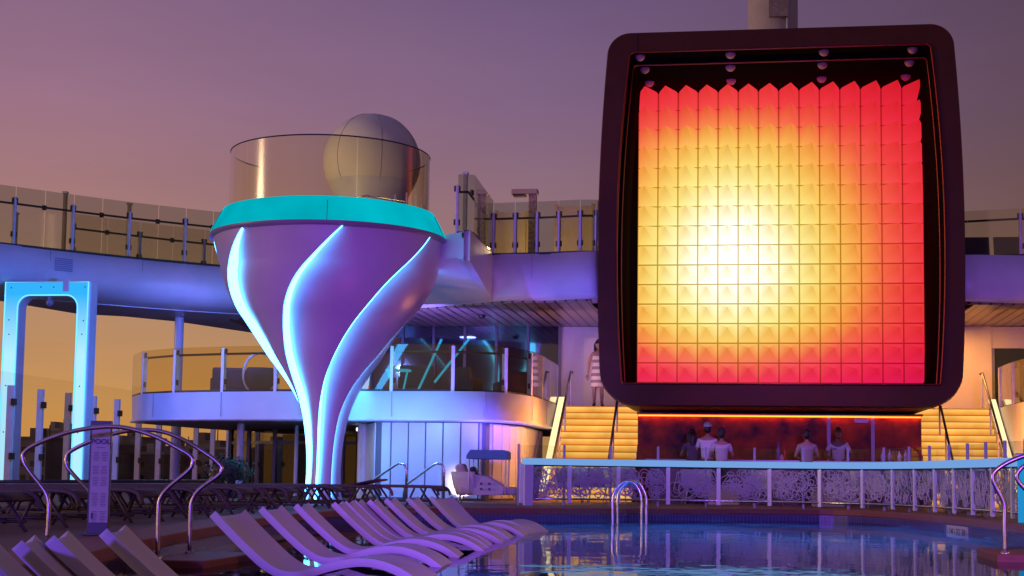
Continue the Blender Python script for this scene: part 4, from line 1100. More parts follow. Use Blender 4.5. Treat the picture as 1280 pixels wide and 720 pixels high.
for i, p in enumerate(gfp):
    mb = MB(); mb.box((p.x,p.y,.62), (.045,.06,1.24)); mb.build('post', mat('violet_post', (.3,.28,.36), .35), gfn)
    if i < 16:
        q_ = gfp[i+1]; d = (q_-p).normalized()*.03; mb = MB(); mb.wall([((p+d).x,(p+d).y),((q_-d).x,(q_-d).y)], .1, 1.22, .014); mb.build('glass_panel', G_rail, gfn)

# patio chairs behind the lattice
def patio_chair(loc, rz, label):
    th = thing('patio_chair', label, 'chair', loc, rz, 'patio chairs behind the lattice')
    mb = MB(); mb.lathe([(.0,.36),(.3,.37),(.34,.41),(.33,.46),(0,.47)], 24); 
    s_ = _loc(mb, 'seat', cream_fab, th)
    mb = MB(); mb.lathe([(.34,.36),(.38,.62),(.40,.8),(.375,.81),(.35,.62),(.31,.40)], 20, a0=R(0), a1=R(180)); _loc(mb, 'backrest', rope, th)
    for ax_, ay_ in ((-.22,-.22),(.22,-.22),(-.22,.22),(.22,.22)):
        mb = MB(); mb.tube([(ax_,ay_,.36),(ax_*1.35,ay_*1.35,0)], .015, 6); _loc(mb, 'leg', alu, th)
    return th
def _loc(mb, name, mt, th, bevel=0):
    me = bpy.data.meshes.new(name); me.from_pydata(mb.v, [], mb.f); me.update()
    for m_ in (mt if isinstance(mt,(list,tuple)) else [mt]): me.materials.append(m_)
    for p, i, k in zip(me.polygons, mb.mi, mb.sm): p.use_smooth = k; p.material_index = i
    bm = bmesh.new(); bm.from_mesh(me); bmesh.ops.recalc_face_normals(bm, faces=bm.faces); bm.to_mesh(me); bm.free()
    ob = bpy.data.objects.new(name, me); COL.objects.link(ob); ob.parent = th
    if bevel: b_ = ob.modifiers.new('bevel','BEVEL'); b_.width = bevel; b_.segments = 2
    return ob
pcs = [(716,34.6,20,'white rope patio chair in front of the left stairs, nearest the rail end'),(748,35.4,200,'white rope patio chair behind the lattice, just left of the pool ladder'),(775,35.0,160,'white rope patio chair behind the lattice, right behind the pool ladder'),(870,36.0,10,'white rope patio chair behind the lattice under the capped guests'),(960,36.2,190,'white rope patio chair behind the lattice below the red bottle'),(1085,34.2,40,'white rope patio chair behind the lattice below the bar door'),(1130,32.5,170,'white rope patio chair behind the lattice left of the right stairs'),(1180,30.5,80,'white rope patio chair behind the lattice in front of the right stairs'),(1222,28.6,120,'white rope patio chair behind the lattice at its right end')]
pc0 = None
for px_, Y, an, lab in pcs:
    loc = at_px(px_,Y,0)
    if pc0 is None: pc0 = patio_chair((0,0,0),0,lab); pc0.location = loc; pc0.rotation_euler = (0,0,R(an))
    else: dup(pc0, loc, R(an), lab)
for px_, Y, lab in ((905,35.2,'low pale block table behind the lattice below the guests'),(1035,34.6,'low pale block table behind the lattice below the bartender'),(1205,31.5,'low pale block table behind the lattice before the right stairs')):
    l_ = at_px(px_,Y,0); th = thing('block_table', lab, 'table', l_, 0, 'block tables behind the lattice')
    mb = MB(); mb.box((0,0,.2), (.7,.6,.4)); _loc(mb,'base',mat('pale_block', (.5,.42,.36), .6),th,.02)
    mb = MB(); mb.box((0,0,.42), (.78,.68,.035)); _loc(mb,'top',white,th,.008)

# hooded lounge chair by the pool corner
hl = at_px(606,31.6,0)
hc_ = thing('hooded_daybed', 'woven white daybed with cushions and a blue canopy behind the pool corner', 'daybed', hl, R(4))
mb = MB()
prof_c = []
for i in range(25):
    t = R(90+180*i/24); prof_c.append((.52*math.cos(t)-.15, .42*math.sin(t)))
n = len(prof_c); vs = []; fs = []
for k, (s, z) in enumerate([(.86,.18),(.96,.34),(1.02,.52),(1.06,.66)]): vs += [(x*s,y*s,z) for x,y in prof_c]
for k in range(3):
    for i in range(n-1): fs.append((k*n+i,k*n+i+1,(k+1)*n+i+1,(k+1)*n+i))
mb.add(vs, fs, True); sh_o = _loc(mb,'woven_back',rope,hc_)
sl = sh_o.modifiers.new('solid','SOLIDIFY'); sl.thickness = .03
for yy in (-.40,.40):
    mb = MB(); mb.add([(-.2,yy,.18),(.42,yy,.2),(.45,yy,.36),(.1,yy,.56),(-.2,yy,.62)], [(0,1,2,3,4)]); q_ = _loc(mb,'woven_side',rope,hc_); sl = q_.modifiers.new('solid','SOLIDIFY'); sl.thickness = .025
    mb = MB()
    for gx in (-.02,.15):
        for gz in (.31,.42): mb.box((gx,yy-(.03 if yy < 0 else -.03),gz), (.05,.02,.045))
    _loc(mb,'weave_gap',dark,hc_)
mb = MB(); mb.box((.15,0,.27), (1.3,.72,.16)); _loc(mb,'seat_cushion',cream_fab,hc_,.05)
mb = MB(); mb.box((-.45,0,.62), (.2,.6,.42), M=Matrix.Rotation(R(-18),3,'Y')); _loc(mb,'back_cushion',cream_fab,hc_,.06)
mb = MB(); mb.box((-.18,-.12,.62), (.12,.36,.32), M=Matrix.Rotation(R(-25),3,'Y')); _loc(mb,'throw_pillow',mat('dark_pattern', (.05,.05,.06), .8, noise=.6, scale=18),hc_,.05)
for ax_, ay_ in ((-.5,-.3),(.7,-.3),(-.5,.3),(.7,.3)):
    mb = MB(); mb.tube([(ax_*.9,ay_,.2),(ax_*1.05,ay_*1.1,0)], .015, 6); _loc(mb,'leg',steel,hc_)
for ax_, ay_ in ((-.28,-.42),(.48,-.42),(-.28,.42),(.48,.42)):
    mb = MB(); mb.tube([(ax_,ay_,.2),(ax_,ay_,.98)], .016, 6); _loc(mb,'canopy_pole',alu,hc_)
mb = MB(); mb.prism_xz([(-.34,.93),(.52,.93),(.52,1.08),(.46,1.12),(-.26,1.12),(-.34,1.0)], -.46, .46); _loc(mb,'canopy',blue_fab,hc_,.015)

# small stair handrails before the planked wall
for k, (xa, xb, lab) in enumerate([(455,508,'small steel handrail before the planked wall, nearer the tower stem'),(505,555,'small steel handrail before the planked wall, nearer the daybed')]):
    Y = 33.6+.3*k
    pts = [P(xa,608,Y=Y),P(xb-14,581.5,Y=Y),P(xb-7,579.5,Y=Y),P(xb-2,581.5,Y=Y),P(xb,588,Y=Y)]
    e_ = P(xb,600,Y=Y); pts += [Vector((e_.x,Y,.0))]
    st_ = Vector((pts[0].x,Y,.0))
    mb = MB(); mb.tube([st_]+smooth_pts(pts[:5],3)+[pts[5]], .028, 8)
    c_ = pts[-1]; tag(mb.build('handrail', steel, origin=(c_.x,c_.y,0)), lab, 'handrail', 'small handrails before the planked wall')
c_ = P(548,612,Y=35.1)
mb = MB(); mb.box((c_.x+.2,34.85,.18), (.28,.05,.12)); tag(mb.build('floor_lamp', WARM, origin=(c_.x+.2,34.85,0)), 'low warm wall washer lamp at the foot of the planked wall', 'lamp')

# ================================================================== ARCH (left)
AYY = 35.0
ar = thing('lit_arch', 'tall glowing cyan arch standing at the left under the promenade', 'light arch', (*at_px(58,AYY,0)[:2],0))
def ap(x,y): return XZ(x,y,AYY)
xo0, zo = ap(7,352); xo1 = ap(114,351)[0]; xi0 = ap(23,395)[0]; xi1 = ap(96,395)[0]; zi = ap(60,370)[1]
outer = [(xo0,0),(xo0,zo),(xo1,zo),(xo1,0)]
def arch_poly(x0,x1,zt,xa,xb,za,rc):
    pts = [(x0,0.02),(x0,zt),(x1,zt),(x1,0.02),(xb,0.02)]
    for i in range(9): a = R(0+90*i/8); pts.append((xb-rc+rc*math.cos(a), za-rc+rc*math.sin(a)))
    for i in range(9): a = R(90+90*i/8); pts.append((xa+rc+rc*math.cos(a), za-rc+rc*math.sin(a)))
    pts.append((xa,0.02)); return pts
mb = MB(); mb.prism_xz(arch_poly(xo0,xo1,zo,xi0,xi1,zi,.3), AYY, AYY+.42); mb.build('frame', white, ar, bevel=.03)
ins = .045
mb = MB(); mb.prism_xz(arch_poly(xo0+ins,xo1-ins-.04,zo-ins,xi0-ins,xi1+ins,zi+ins,.3), AYY-.03, AYY-.003); 
aglow = bpy.data.materials.new('arch_panel'); aglow.use_nodes = True; q = aglow.node_tree; q.nodes.clear()
e_ = q.nodes.new('ShaderNodeEmission'); o_ = q.nodes.new('ShaderNodeOutputMaterial'); q.links.new(e_.outputs[0], o_.inputs[0])
gx = q.nodes.new('ShaderNodeTexCoord'); sx = q.nodes.new('ShaderNodeSeparateXYZ'); q.links.new(gx.outputs['Object'], sx.inputs[0])
rm_ = q.nodes.new('ShaderNodeMapRange'); rm_.inputs[1].default_value = 3.4; rm_.inputs[2].default_value = 4.9; q.links.new(sx.outputs['Z'], rm_.inputs[0])
rp = q.nodes.new('ShaderNodeValToRGB'); rp.color_ramp.elements[0].color = (.42,.8,1.0,1); rp.color_ramp.elements[1].color = (.03,.42,.9,1); q.links.new(rm_.outputs[0], rp.inputs[0]); q.links.new(rp.outputs[0], e_.inputs[0]); e_.inputs[1].default_value = 1.1
mb.build('light_panel', aglow, ar)
mb = MB()
for pts in (arch_poly(xo0+.02,xo1-.055,zo-.02,xi0-.02,xi1+.02,zi+.02,.3),):
    mb.tube([(p[0],AYY-.03,p[1]) for p in pts], .018, 6, closed=True)
mb.build('edge_tube', CYE, ar)
mb = MB()
for x,y in ((15,360),(52,359),(68,359),(107,359),(12,400),(12,418),(105,401),(103,418),(8,482),(100,483),(5,540),(98,541)):
    X, Z = ap(x,y); mb.sphere((X,AYY-.035,Z), .018, 8, 6)
mb.build('bolt', dark, ar)
X, Z = ap(60,376); mb = MB(); mb.box((X,AYY+.1,zi-.02), (.07,.1,.12)); mb.sphere((X,AYY+.1,zi-.16), .09, 16, 10); mb.build('speaker', mat('violet_grey'), ar)
mb = MB(); X, Z = ap(84,352); mb.box((X,AYY-.04,Z-.1), (.15,.06,.3)); mb.build('bracket', white, ar)
vy = XY(80,315,ZU)[1]-.03; X, Z = XZ(80,331,vy); mb = MB()
for gz in range(7): mb.box((X,vy,Z-.15+gz*.05), (.46,.03,.026), math.atan2(Lf[2][1]-Lf[1][1], Lf[2][0]-Lf[1][0]))
tag(mb.build('vent_grille', mat('vent_violet', (.33,.3,.42), .5)), 'small square grille on the promenade fascia above the arch', 'vent')

# wind screen posts on the port side
ws = thing('wind_screen', 'tall glass wind screen with violet posts along the port side behind the arch', 'wind screen', (-17.4,44,0))
XS = -17.55; nps = 14; Y0 = 32.76; stp_ = 1.58
for i in range(nps):
    Y = Y0+i*stp_; mb = MB(); mb.box((XS+.12,Y,1.3), (.15,.1,2.6)); mb.build('post', alu, ws)
    
    for fz in (2.2,.9): mb = MB(); mb.box((XS+.22,Y-.03,fz), (.1,.12,.16)); mb.build('clamp', dark, ws)
    mb = MB(); mb.box((XS,Y+stp_/2,1.5), (.016,stp_-.03,2.85)); mb.build('glass_panel', G_wind, ws)
lw = thing('side_rail', 'low dark rail with a pale top strip along the left deck behind the sunbeds', 'rail', (-12,24,0))
a = P(-40,607,Y=22); b2 = P(268,605.5,Y=25)
mb = MB(); mb.tube([a,b2], .03, 8); mb.build('rail', mat('rail_pale', (.5,.6,.7), .3), lw)
mb = MB(); mb.tube([a+Vector((0,.03,.055)),b2+Vector((0,.03,.055))], .03, 8); mb.build('top_bar', dark, lw)
for t in (0,.25,.5,.75,1): q_ = a.lerp(b2,t); mb = MB(); mb.tube([(q_.x,q_.y,0),(q_.x,q_.y,q_.z)], .02, 6); mb.build('post', dark, lw)
# shrub by the glass doors
shb = thing('potted_shrub', 'dark round potted shrub in front of the glass doors', 'shrub', at_px(288,34,0))
mb = MB(); mb.lathe([(0,0),(.2,0),(.26,.32),(.24,.32),(0,.3)], 20); _loc(mb,'pot',mat('pot_dark', (.06,.05,.06), .6),shb)
mb = MB(); rg2 = random.Random(5)
for i in range(900):
    d = Vector((rg2.gauss(0,1),rg2.gauss(0,1),rg2.gauss(0,.7))).normalized()*rg2.uniform(.25,.62)*rg2.choice([.8,1,1.15]); c_ = Vector((0,0,.62))+Vector((d.x,d.y,d.z*.75))
    u_ = d.orthogonal().normalized()*.05; v_ = d.cross(u_).normalized()*.03
    mb.add([c_-u_,c_+v_,c_+u_,c_-v_], [(0,1,2,3)])
_loc(mb,'foliage',mat('leaf_dark', (.035,.06,.03), .6),shb)

# ================================================================== SUNBEDS ON DECK
sb_ang = [None]
def sunbed(loc, rz, label, raised=False):
    th = thing('sunbed', label, 'sunbed', loc, rz, 'brown sunbeds in a row on the left deck')
    for s in (-1,1):
        mb = MB(); mb.tube(smooth_pts([(-1.0,s*.32,.33),(-.6,s*.32,.36),(.6,s*.32,.36),(.86,s*.32,.35),(.96,s*.32,.29),(.99,s*.32,.2)],4), .026, 8); _loc(mb,'side_rail',wicker,th)
        for x0, x1 in ((-.62,-.82),(-.45,-.2),(.50,.34),(.62,.86)):
            mb = MB(); mb.tube([(x0,s*.31,.33),(x1,s*.31,.0)], .02, 6); _loc(mb,'leg',wicker,th)
        mb = MB(); mb.tube([(-.8,s*.31,.09),(.86,s*.31,.09)], .014, 6); _loc(mb,'stretcher',wicker,th)
    mb = MB()
    prof_ = [(-.98,.36),(-.3,.365),(.5,.365),(.84,.36),(.95,.3)]
    if raised: prof_ = [(-.98,.36),(-.3,.365),(.22,.365),(.9,.50)]
    vs = [(x,-.3,z) for x,z in prof_]+[(x,.3,z) for x,z in prof_]; k = len(prof_)
    mb.add(vs, [(i,i+1,k+i+1,k+i) for i in range(k-1)], True)
    ob = _loc(mb,'sling',wicker,th); so2 = ob.modifiers.new('solid','SOLIDIFY'); so2.thickness = .03
    return th
sbs = [(30,12.9,'brown sunbed at the left edge, nearest the photographer'),(120,14.6,'brown sunbed right behind the totem sign'),(205,16.4,'brown sunbed behind the right foot of the tall handrails'),(262,18.2,'brown sunbed third from the totem sign'),(318,20.4,'brown sunbed just left of the tower stem'),(372,22.4,'brown sunbed in front of the tower stem'),(430,24.8,'brown sunbed just right of the tower stem'),(483,26.8,'brown sunbed with its head rest raised, below the small handrails'),(556,28.6,'brown sunbed at the far end of the row, before the planked wall')]
s0_ = None
for px_, Y, lab in sbs:
    e_ = P(px_,600,Y=Y); x = e_.x-.95
    if 'raised' in lab: sunbed((x,Y,0), R(-6), lab, True); continue
    if s0_ is None: s0_ = sunbed((0,0,0),0,lab); s0_.location = (x,Y,0); s0_.rotation_euler = (0,0,R(-8))
    else: dup(s0_, (x,Y,0), R(-8+random.uniform(-4,4)), lab)
# a second row just behind
for k, (px_, Y) in enumerate([(100,17.2),(182,18.6),(262,21),(345,24),(420,27)]):
    e_ = P(px_,600,Y=Y); dup(s0_, (e_.x-.95,Y,0), R(-8+random.uniform(-4,4)), ['brown sunbed in the back row behind the arch leg','brown sunbed in the back row under the tall handrails','brown sunbed in the back row below the glass doors','brown sunbed in the back row left of the tower stem','brown sunbed in the back row right of the tower stem'][k])

# ================================================================== IN-POOL LOUNGERS
lp_prof = smooth_pts([(x,0,z) for x,z in [(0,.745),(.09,.655),(.27,.49),(.42,.37),(.55,.315),(.70,.325),(.90,.385),(1.10,.42),(1.28,.405),(1.46,.335),(1.62,.215),(1.74,.08),(1.79,0)]],4)
def lounger_mesh():
    n = len(lp_prof); wd = .33; t_ = .062; top, bot = [], []
    for i, p in enumerate(lp_prof):
        d = (lp_prof[min(i+1,n-1)]-lp_prof[max(i-1,0)]).normalized(); nr = Vector((d.z,0,-d.x))
        if nr.z > 0: nr = -nr
        b_ = p+nr*t_
        top.append(p); bot.append(b_)
    # solid foot under the seat hollow
    mb = MB(); nw = 9
    rows_t, rows_b = [], []
    for i in range(n):
        u = i/(n-1); cup = .05*max(0,1-1.4*u)+.018 
        rt = []; rb_ = []
        for k in range(nw):
            y = -1+2*k/(nw-1); dip = -cup*(1-y*y)
            rt.append((top[i].x,y*wd,max(0.0,top[i].z+dip))); rb_.append((bot[i].x,y*wd,max(-.0,bot[i].z)))
        rows_t.append(rt); rows_b.append(rb_)
    vs = [q for r_ in rows_t for q in r_]+[q for r_ in rows_b for q in r_]; N_ = n*nw; fs = []
    for i in range(n-1):
        for k in range(nw-1):
            fs.append((i*nw+k,i*nw+k+1,(i+1)*nw+k+1,(i+1)*nw+k)); fs.append((N_+i*nw+k,N_+(i+1)*nw+k,N_+(i+1)*nw+k+1,N_+i*nw+k+1))
        fs.append((i*nw,(i+1)*nw,N_+(i+1)*nw,N_+i*nw)); fs.append((i*nw+nw-1,N_+i*nw+nw-1,N_+(i+1)*nw+nw-1,(i+1)*nw+nw-1))
    for e in (0,n-1): 
        for k in range(nw-1): fs.append((e*nw+k,N_+e*nw+k,N_+e*nw+k+1,e*nw+k+1))
    mb.add(vs, fs, True); return mb
lgr_px = [(539.5,621,21.8,-16,'at the far end of the row, its foot pointing at the ladder'),(511,623.5,20.2,2,'second from the far end of the row'),(484,623.5,19.0,4,'third from the far end of the row'),(463,627.6,17.6,7,'fourth from the far end of the row'),(444.5,626,17.0,8,'fifth from the far end, tight against its neighbours'),(433,627,16.3,8,'sixth from the far end, in the tight cluster'),(419,628,15.6,8,'nearest of the tight cluster of far loungers'),(372,630,14.3,7,'second of the pair before the tight cluster'),(329,634,12.8,3,'next beyond the one beside the tall handrails'),(269,641,10.9,-1,'right beside the tall handrails, nearest of the long row'),(134,655.5,8.2,14,'its back rising before the foot of the totem sign'),(68,664,7.2,19,'its narrow back rising left of the totem sign'),(28,664,6.6,21,'slim back second from the left edge'),(-22,672,5.8,22,'cut off by the left edge of the photo')]
l0 = None
ZL = -.47
for k, (px_, py_, D, rzd, lab) in enumerate(lgr_px):
    p = P(px_,py_,Y=D); rz = R(rzd)
    lab = 'white in-pool lounger '+lab
    if l0 is None:
        l0 = _loc(lounger_mesh(), 'pool_lounger', lounge_m, None); tag(l0, lab, 'pool lounger', 'white loungers standing in the pool')
        es_ = l0.modifiers.new('bevel','BEVEL'); es_.width = .015; es_.segments = 2; es_.limit_method = 'ANGLE'; es_.angle_limit = R(50)
        o = l0
    else:
        o = l0.copy(); COL.objects.link(o); o['label'] = lab
    hw = Vector((math.cos(rz+math.pi/2),math.sin(rz+math.pi/2),0))*.33
    o.location = (p.x+hw.x, D+hw.y, ZL-(.04 if k >= 10 else 0)); o.rotation_euler = (0,0,rz)

# ================================================================== HANDRAILS, LADDER, SIGNS
def px_tube(name, label, pts, Y, r, mt, cat, grp, base=None, parent=None):
    w3 = smooth_pts([P(x,y,Y=Y) for x,y in pts],4); mb = MB(); mb.tube(w3, r, 10)
    for e in (w3[0],w3[-1]): mb.lathe([(r*1.0,e.z+.025),(r*2.2,e.z+.02),(r*2.2,e.z)], 14, (e.x,e.y))
    return tag(mb.build(name, mt, origin=(w3[0].x,Y,w3[0].z)), label, cat, grp)
violet_steel = mat('satin_steel', (.5,.42,.44), .28, metal=1, noise=.06, scale=10)
px_tube('pool_handrail', 'tall curved steel handrail over the left pool edge, nearer the camera', [(59,675),(61,640),(60,624),(54,611),(36,588),(29,575),(31,565),(46,555),(80,542),(115,535),(152,534),(190,544),(222,560),(238,570),(241,578),(236,588),(212,608),(201,622),(198,640),(197,698)], 12.2, .019, violet_steel, 'handrail', 'curved pool handrails')
px_tube('pool_handrail', 'tall curved steel handrail over the left pool edge, behind the first', [(116,668),(117,632),(113,616),(95,597),(84,583),(83,573),(90,563),(125,547),(165,538),(200,539),(230,550),(262,570),(275,581),(277,588),(272,595),(250,611),(241,624),(238,640),(237,692)], 13.1, .019, violet_steel, 'handrail', 'curved pool handrails')
px_tube('pool_handrail', 'curved steel handrail over the right pool edge, nearer the pool', [(1257,692),(1256,655),(1256,634),(1252,622),(1244,607),(1241,598),(1244,589),(1260,578),(1284,569),(1310,566),(1335,575)], 16.0, .024, violet_steel, 'handrail', 'curved pool handrails')
px_tube('pool_handrail', 'curved steel handrail at the right edge, behind the first', [(1304,690),(1303,640),(1297,626),(1280,610),(1272,600),(1272,591),(1281,582),(1300,575),(1330,571)], 16.8, .024, violet_steel, 'handrail', 'curved pool handrails')
# wooden steps under the handrails
def wood_step(px0, px1, py, Y0_, z, dpt, lab):
    a = P(px0,py,Y=Y0_); b2 = P(px1,py,Y=Y0_); mb = MB(); mb.box(((a.x+b2.x)/2,Y0_+dpt/2,z-.05), (b2.x-a.x,dpt,.1))
    tag(mb.build('pool_step', trim_red, origin=((a.x+b2.x)/2,Y0_+dpt/2,z), bevel=.01), lab, 'pool step', 'wooden pool entry steps')
za = P(197,698,Y=12.2).z
wood_step(170,255,692,12.0,za,1.5,'wooden entry step under the tall handrails on the left')
zr = P(1257,692,Y=16.0).z
wood_step(1246,1330,690,15.85,zr,1.3,'wooden entry step under the handrails on the right')
lad = thing('pool_ladder', 'steel pool ladder with two looped rails in front of the lattice', 'ladder', (*P(787,685,Y=26.4)[:2],ZW))
for dx, Y in ((0,26.0),(6,26.45)):
    pts = [(766+dx,740),(766+dx,650),(766+dx,626),(769+dx,613),(777+dx,604),(785+dx,601.5),(793+dx,604),(799+dx,613),(802+dx,626),(802+dx,650),(802+dx,705)]
    mb = MB(); mb.tube(smooth_pts([P(x,y,Y=Y) for x,y in pts],4), .026, 10); mb.build('rail', steel, lad)
mb = MB(); a = P(767,690,Y=26.0); b2 = P(773,690,Y=26.45)
for z in (-.75,-1.0): mb.box(((a.x+b2.x)/2,26.22,z), (.1,.45,.03))
mb.build('tread', steel, lad)
# totem sign
tp = P(121,672,Y=12.6); tt = P(121,526,Y=12.6); wS = 27/1900*12.6
sg_ = thing('totem_sign', 'upright violet grey totem sign reading POOL at the left pool edge', 'sign', (tp.x,12.6,.012), R(14))
H = tt.z-.012
mb = MB(); mb.box((0,.04,H/2), (wS,.08,H)); _loc(mb,'casing',mat('sign_dark', (.06,.05,.07), .4),sg_,.004)
fmb = MB(); fmb.box((.006,-.004,H/2+.03), (wS-.02,.008,H-.14))
mb = MB(); mb.box((0,.04,.006), (wS+.08,.2,.012)); _loc(mb,'foot_plate',dark,sg_)
def text_mesh(s, size, name, mt, parent, loc, rot=None, ext=.002, align='CENTER'):
    cu = bpy.data.curves.new(name,'FONT'); cu.body = s; cu.size = size; cu.align_x = align; cu.align_y = 'CENTER'; cu.extrude = ext
    ob = bpy.data.objects.new(name,cu); COL.objects.link(ob); dg = bpy.context.evaluated_depsgraph_get(); dg.update()
    me = bpy.data.meshes.new_from_object(ob.evaluated_get(dg)); bpy.data.objects.remove(ob)
    me.name = name; me.materials.clear(); me.materials.append(mt); ob = bpy.data.objects.new(name,me); COL.objects.link(ob); ob.parent = parent; ob.location = loc; ob.rotation_euler = rot or (R(90),0,0); return ob
ink = mat('sign_ink', (.06,.05,.08), .6)
text_mesh('POOL', .062, 'lettering', ink, sg_, (.006,-.012,H*.815))
mb = fmb; mb.cur = 1; rg3 = random.Random(9)
for zz, ww_ in [(.88,.3),(.865,.25),(.765,.42)]: mb.box((.006,-.0095,H*zz), (wS*ww_,.002,.003))
for blk0, blk1 in ((.72,.64),(.6,.52),(.5,.42),(.36,.24),(.2,.1)):
    z = blk0
    while z > blk1:
        for cx_ in (-.28,.12):
            mb.box((.006+wS*(cx_+.08),-.0095,H*z), (wS*rg3.uniform(.2,.34),.002,.0032))
        z -= .014
mb.box((.006-wS*.3,-.0095,H*.16), (.014,.002,.05))
_loc(mb,'face',[mat('sign_face', (.5,.44,.5), .5),ink],sg_)
# depth marker on the right pool wall
dm = [XY(x,655,0) for x in (0,)] and None
def wall_at(px, py):
    # pool wall point under the rim seen at this pixel: march along the rim
    best = None
    for i in range(len(rim)-1):
        a = Vector((*rim[i],0)); b_ = Vector((*rim[i+1],0)); d = ray(px,py)
        dx_, dy_ = d.x, d.y; ex, ey = b_.x-a.x, b_.y-a.y; det = dx_*(-ey)+ex*dy_
        if abs(det) < 1e-9: continue
        t = (a.x*(-ey)+ex*a.y)/det; s = (dx_*a.y-dy_*a.x)/det
        if t > 0 and 0 <= s <= 1 and (best is None or t > best[0]): best = (t, CAM+d*t, Vector((ex,ey,0)).normalized())
    return best
w1 = wall_at(1185,664); w2 = wall_at(1211,669)
pa, pb = w1[1], w2[1]; cpt = (pa+pb)/2; dr = (pb-pa); dr.z = 0; Lw = dr.length; ang = math.atan2(dr.y,dr.x)
zc_ = cpt.z
hS = (P(1198,674,Y=cpt.y).z, P(1198,657.5,Y=cpt.y).z)
ms = thing('depth_sign', 'small pale depth sign on the right pool wall reading 1.1M and 3FT 8IN', 'sign', (cpt.x,cpt.y,(hS[0]+hS[1])/2), ang)
hh = (hS[1]-hS[0])
mb = MB(); mb.box((0,-.015,0), (Lw,.02,hh)); _loc(mb,'plate',mat('sign_plate', (.6,.55,.6), .4),ms,.003)
tm = text_mesh('1.1M | 3FT 8IN', Lw*.155, 'lettering', ink, ms, (0,-.027,0)); tm.scale = (1,hh*.62/(Lw*.155)*1.25,1)
w1 = wall_at(84,716)
# small one on the far/left wall near the loungers
lm = thing('depth_sign', 'small pale depth sign on the left pool wall below the totem sign, partly hidden', 'sign', (-4.78,10.7,-.12), R(80))
mb = MB(); mb.box((0,-.04,0), (.42,.02,.16)); _loc(mb,'plate',mat('sign_plate'),lm,.003)
text_mesh('1.1M', .1, 'lettering', ink, lm, (0,-.052,0))
# cyan lit panel at the right edge
cp = P(1269,650,Y=22.4)
pn = thing('bulkhead', 'blue lit bulkhead panel at the right edge behind the handrails', 'panel', (cp.x,22.4,0))
mb = MB(); mb.box((cp.x+1.2,22.4,.49), (2.3,.1,.94)); mb.build('panel', glow('panel_blue', (.02,.33,.75), .8), pn)
mb = MB(); mb.box((cp.x+1.2,22.4,.985), (2.34,.16,.03)); mb.build('cap_rail', mat('rail_white'), pn)

# balcony furniture (seen through the glass)
for k, (px_, Y, an, lab) in enumerate([(283,38.6,200,'dark lounge chair on the balcony left of the hot tub tower'),(310,39.4,160,'dark lounge chair on the balcony beside the egg chair'),(520,37.6,190,'dark lounge chair on the balcony right of the tower'),(575,38.2,170,'dark wide lounge chair on the balcony behind the leaning poles'),(640,39.6,200,'dark lounge chair on the balcony nearest the left stairs')]):
    th = thing('lounge_chair', lab, 'lounge chair', at_px(px_,Y,ZB), R(an), 'dark lounge chairs on the balcony')
    mb = MB(); mb.box((0,0,.28), (.85,.75,.2)); _loc(mb,'seat',mat('dark_fabric', (.07,.06,.09), .8),th,.04)
    mb = MB(); mb.box((0,.36,.55), (.85,.16,.55), M=Matrix.Rotation(R(-12),3,'X')); _loc(mb,'backrest',mat('dark_fabric'),th,.05)
    for s in (-1,1):
        mb = MB(); mb.box((s*.42,0,.4), (.1,.75,.3)); _loc(mb,'armrest',mat('dark_fabric'),th,.03)
        mb = MB(); mb.tube([(s*.36,-.3,.2),(s*.4,-.33,0)], .02, 6); mb.tube([(s*.36,.3,.2),(s*.4,.33,0)], .02, 6); _loc(mb,'leg',dark,th)
eg = thing('egg_chair', 'white ring framed egg chair on the balcony left of the tower', 'chair', at_px(322,37.8,ZB), R(200))
mb = MB(); mb.tube([(.42*math.sin(t),.1,.62+.55*math.cos(t)) for t in [2*math.pi*i/28 for i in range(28)]], .035, 8, closed=True); _loc(mb,'frame',white,eg)
mb = MB(); mb.sphere((0,.16,.55), .4, 20, 8, (1,.55,1.0), v0=math.pi*.3); _loc(mb,'shell',mat('dark_fabric'),eg)
mb = MB(); mb.lathe([(0,0),(.3,0),(.3,.03),(0,.04)], 20); _loc(mb,'base',white,eg)
# hammock stand poles and a table; the cyan light on them is made as glow
hs = thing('hammock_stand', 'leaning cyan lit poles of a hammock stand on the balcony', 'stand', at_px(550,36.9,ZB))
for (xa,ya,xb,yb) in ((522,489,552,424),(543,478,586,424)):
    a = P(xa,ya,Y=36.9); b2 = P(xb,yb,Y=36.9); mb = MB(); mb.tube([a,b2], .03, 8); mb.build('pole', CYS, hs)
tb = thing('side_table', 'cyan lit side table on the balcony right of the tower', 'table', at_px(500,36.4,ZB))
a = P(484,463,Y=36.4); b2 = P(512,463,Y=36.4)
mb = MB(); mb.box(((a.x+b2.x)/2,36.4,a.z), (b2.x-a.x,.4,.05)); mb.build('top', CYS, tb)
for x0,x1 in ((a.x+.02,a.x+.16),(b2.x-.05,b2.x-.18)):
    mb = MB(); mb.tube([(x0,36.4,a.z),(x1,36.4,ZB)], .025, 6); mb.build('leg', CYS, tb)

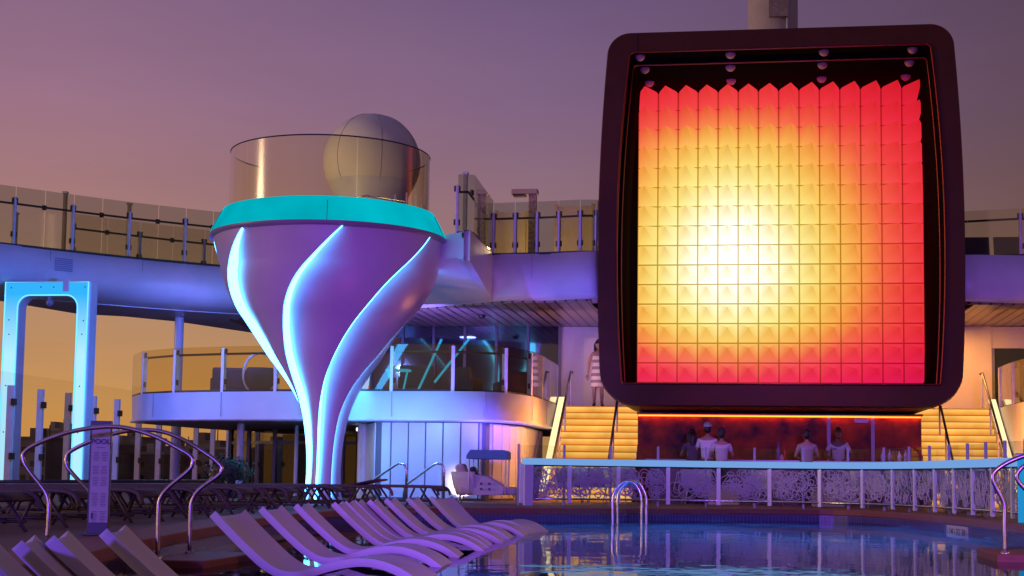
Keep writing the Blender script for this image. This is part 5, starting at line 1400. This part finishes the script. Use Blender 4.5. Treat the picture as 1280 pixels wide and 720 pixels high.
# ================================================================== LAMPS
V = (.30,.12,1.0)
lamp('SPOT', (-7,-5,2.2), 5600, (.18,.08,1.0), (-5.5,16,.1), .4, 42)                        # violet pool flood
lamp('SPOT', (3,-4,3.6), 14000, (.30,.09,1.0), (.5,29,.2), .4, 44)
lamp('SPOT', (-13,6,4.8), 900, V, (-10,19,.2), .4, 70)
lamp('SPOT', (-12.5,27,.3), 330, (.2,.06,1.0), (AX,AY-1.5,4.4), .3, 70)        # uplights on the tower
lamp('SPOT', (-5.6,26,.3), 300, (.75,.12,.6), (AX+1,AY-1,4.4), .3, 60)
lamp('SPOT', (-7.5,32.9,1.8), 210, (.12,.30,1.0), (-7.0,36.5,1.5), .05, 125)
lamp('SPOT', (-6.3,34.4,.2), 60, (1,.7,.6), (-6.9,36.0,.9), .05, 80)      # cyan wash on the planks
lamp('SPOT', (-12.8,30.8,4.6), 1100, (.06,.15,1.0), (-16.5,37.6,5.5), .05, 115)     # blue wash on the promenade fascia
lamp('SPOT', (-5.2,33.0,.5), 900, (.14,.10,1.0), (-5.0,38,5.6), .05, 80)
lamp('SPOT', (-12.6,31.0,4.2), 560, (.10,.22,1.0), (-13,37,2), .03, 80)
lamp('SPOT', (-12,36,5.0), 500, (.15,.2,1.0), (-17.4,41,1.4), .3, 80)           # blue on the wind screen posts
lamp('AREA', (-8.4,41.0,4.85), 60, (.15,.2,1.0), (-8.4,41.0,0), .5)
lamp('AREA', (5.6,42.0,4.85), 170, (1,.45,.12), (5.6,42.2,0), .4)
lamp('AREA', (-3.8,42.0,4.85), 26, (1,.5,.5), (-3.8,42.2,0), .4)
lamp('SPOT', (1,32.6,4.8), 330, (.5,.12,1.0), (.9,37,1.2), .4, 80)              # violet wash on the bar guests
lamp('SPOT', (9,30,.5), 260, (.4,.10,1.0), (9.5,38.5,5.6), .4, 60)

lamp('SPOT', (-8.3,38.3,2.75), 800, (.22,.14,1.0), (-8.0,40.6,5.0), .05, 95)     # added violet uplight, so the windows reflect a lit soffit
lamp('SPOT', (-4.6,39.5,2.75), 90, (1,.5,.55), (-4.6,41.5,5.0), .05, 110)
lamp('SPOT', (6.9,39.3,2.75), 160, (1,.45,.12), (6.8,42,5.0), .05, 110)
lamp('SPOT', (9,12,4.5), 800, (1,.45,.36), (-5,14,0), .4, 75)                  # added unseen warm spot, in place of the screen's glow on the loungers
lamp('AREA', (-3.4,36.6,2.15), 110, (1,.33,.05), (-5.6,36.9,1.3), .3)             # amber spill beside the stairs
lamp('AREA', (5.4,36.6,2.15), 110, (1,.33,.05), (7.2,36.9,1.4), .3)
lamp('POINT', (-5.6,41.6,6.9), 60, (1,.62,.2), size=.08)                        # warm deck lamps on the upper deck
lamp('POINT', (-12.5,43.5,6.9), 50, (1,.62,.25), size=.08)
lamp('SPOT', (-20,50,7.5), 1500, (1,.72,.4), (rd.location.x,60,12.5), .2, 50)  # added spot, brightens the radome where the afterglow is too weak

# ------------------------------------------------------------------ render settings
vs_ = scene.view_settings; vs_.view_transform = 'Standard'; vs_.look = 'None'; vs_.exposure = 0; vs_.gamma = 1
scene.render.engine = 'CYCLES'
cy = scene.cycles; cy.use_denoising = True; cy.max_bounces = 7; cy.diffuse_bounces = 3; cy.glossy_bounces = 4; cy.transparent_max_bounces = 24; cy.transmission_bounces = 4
cy.caustics_reflective = False; cy.caustics_refractive = False; cy.sample_clamp_indirect = 4
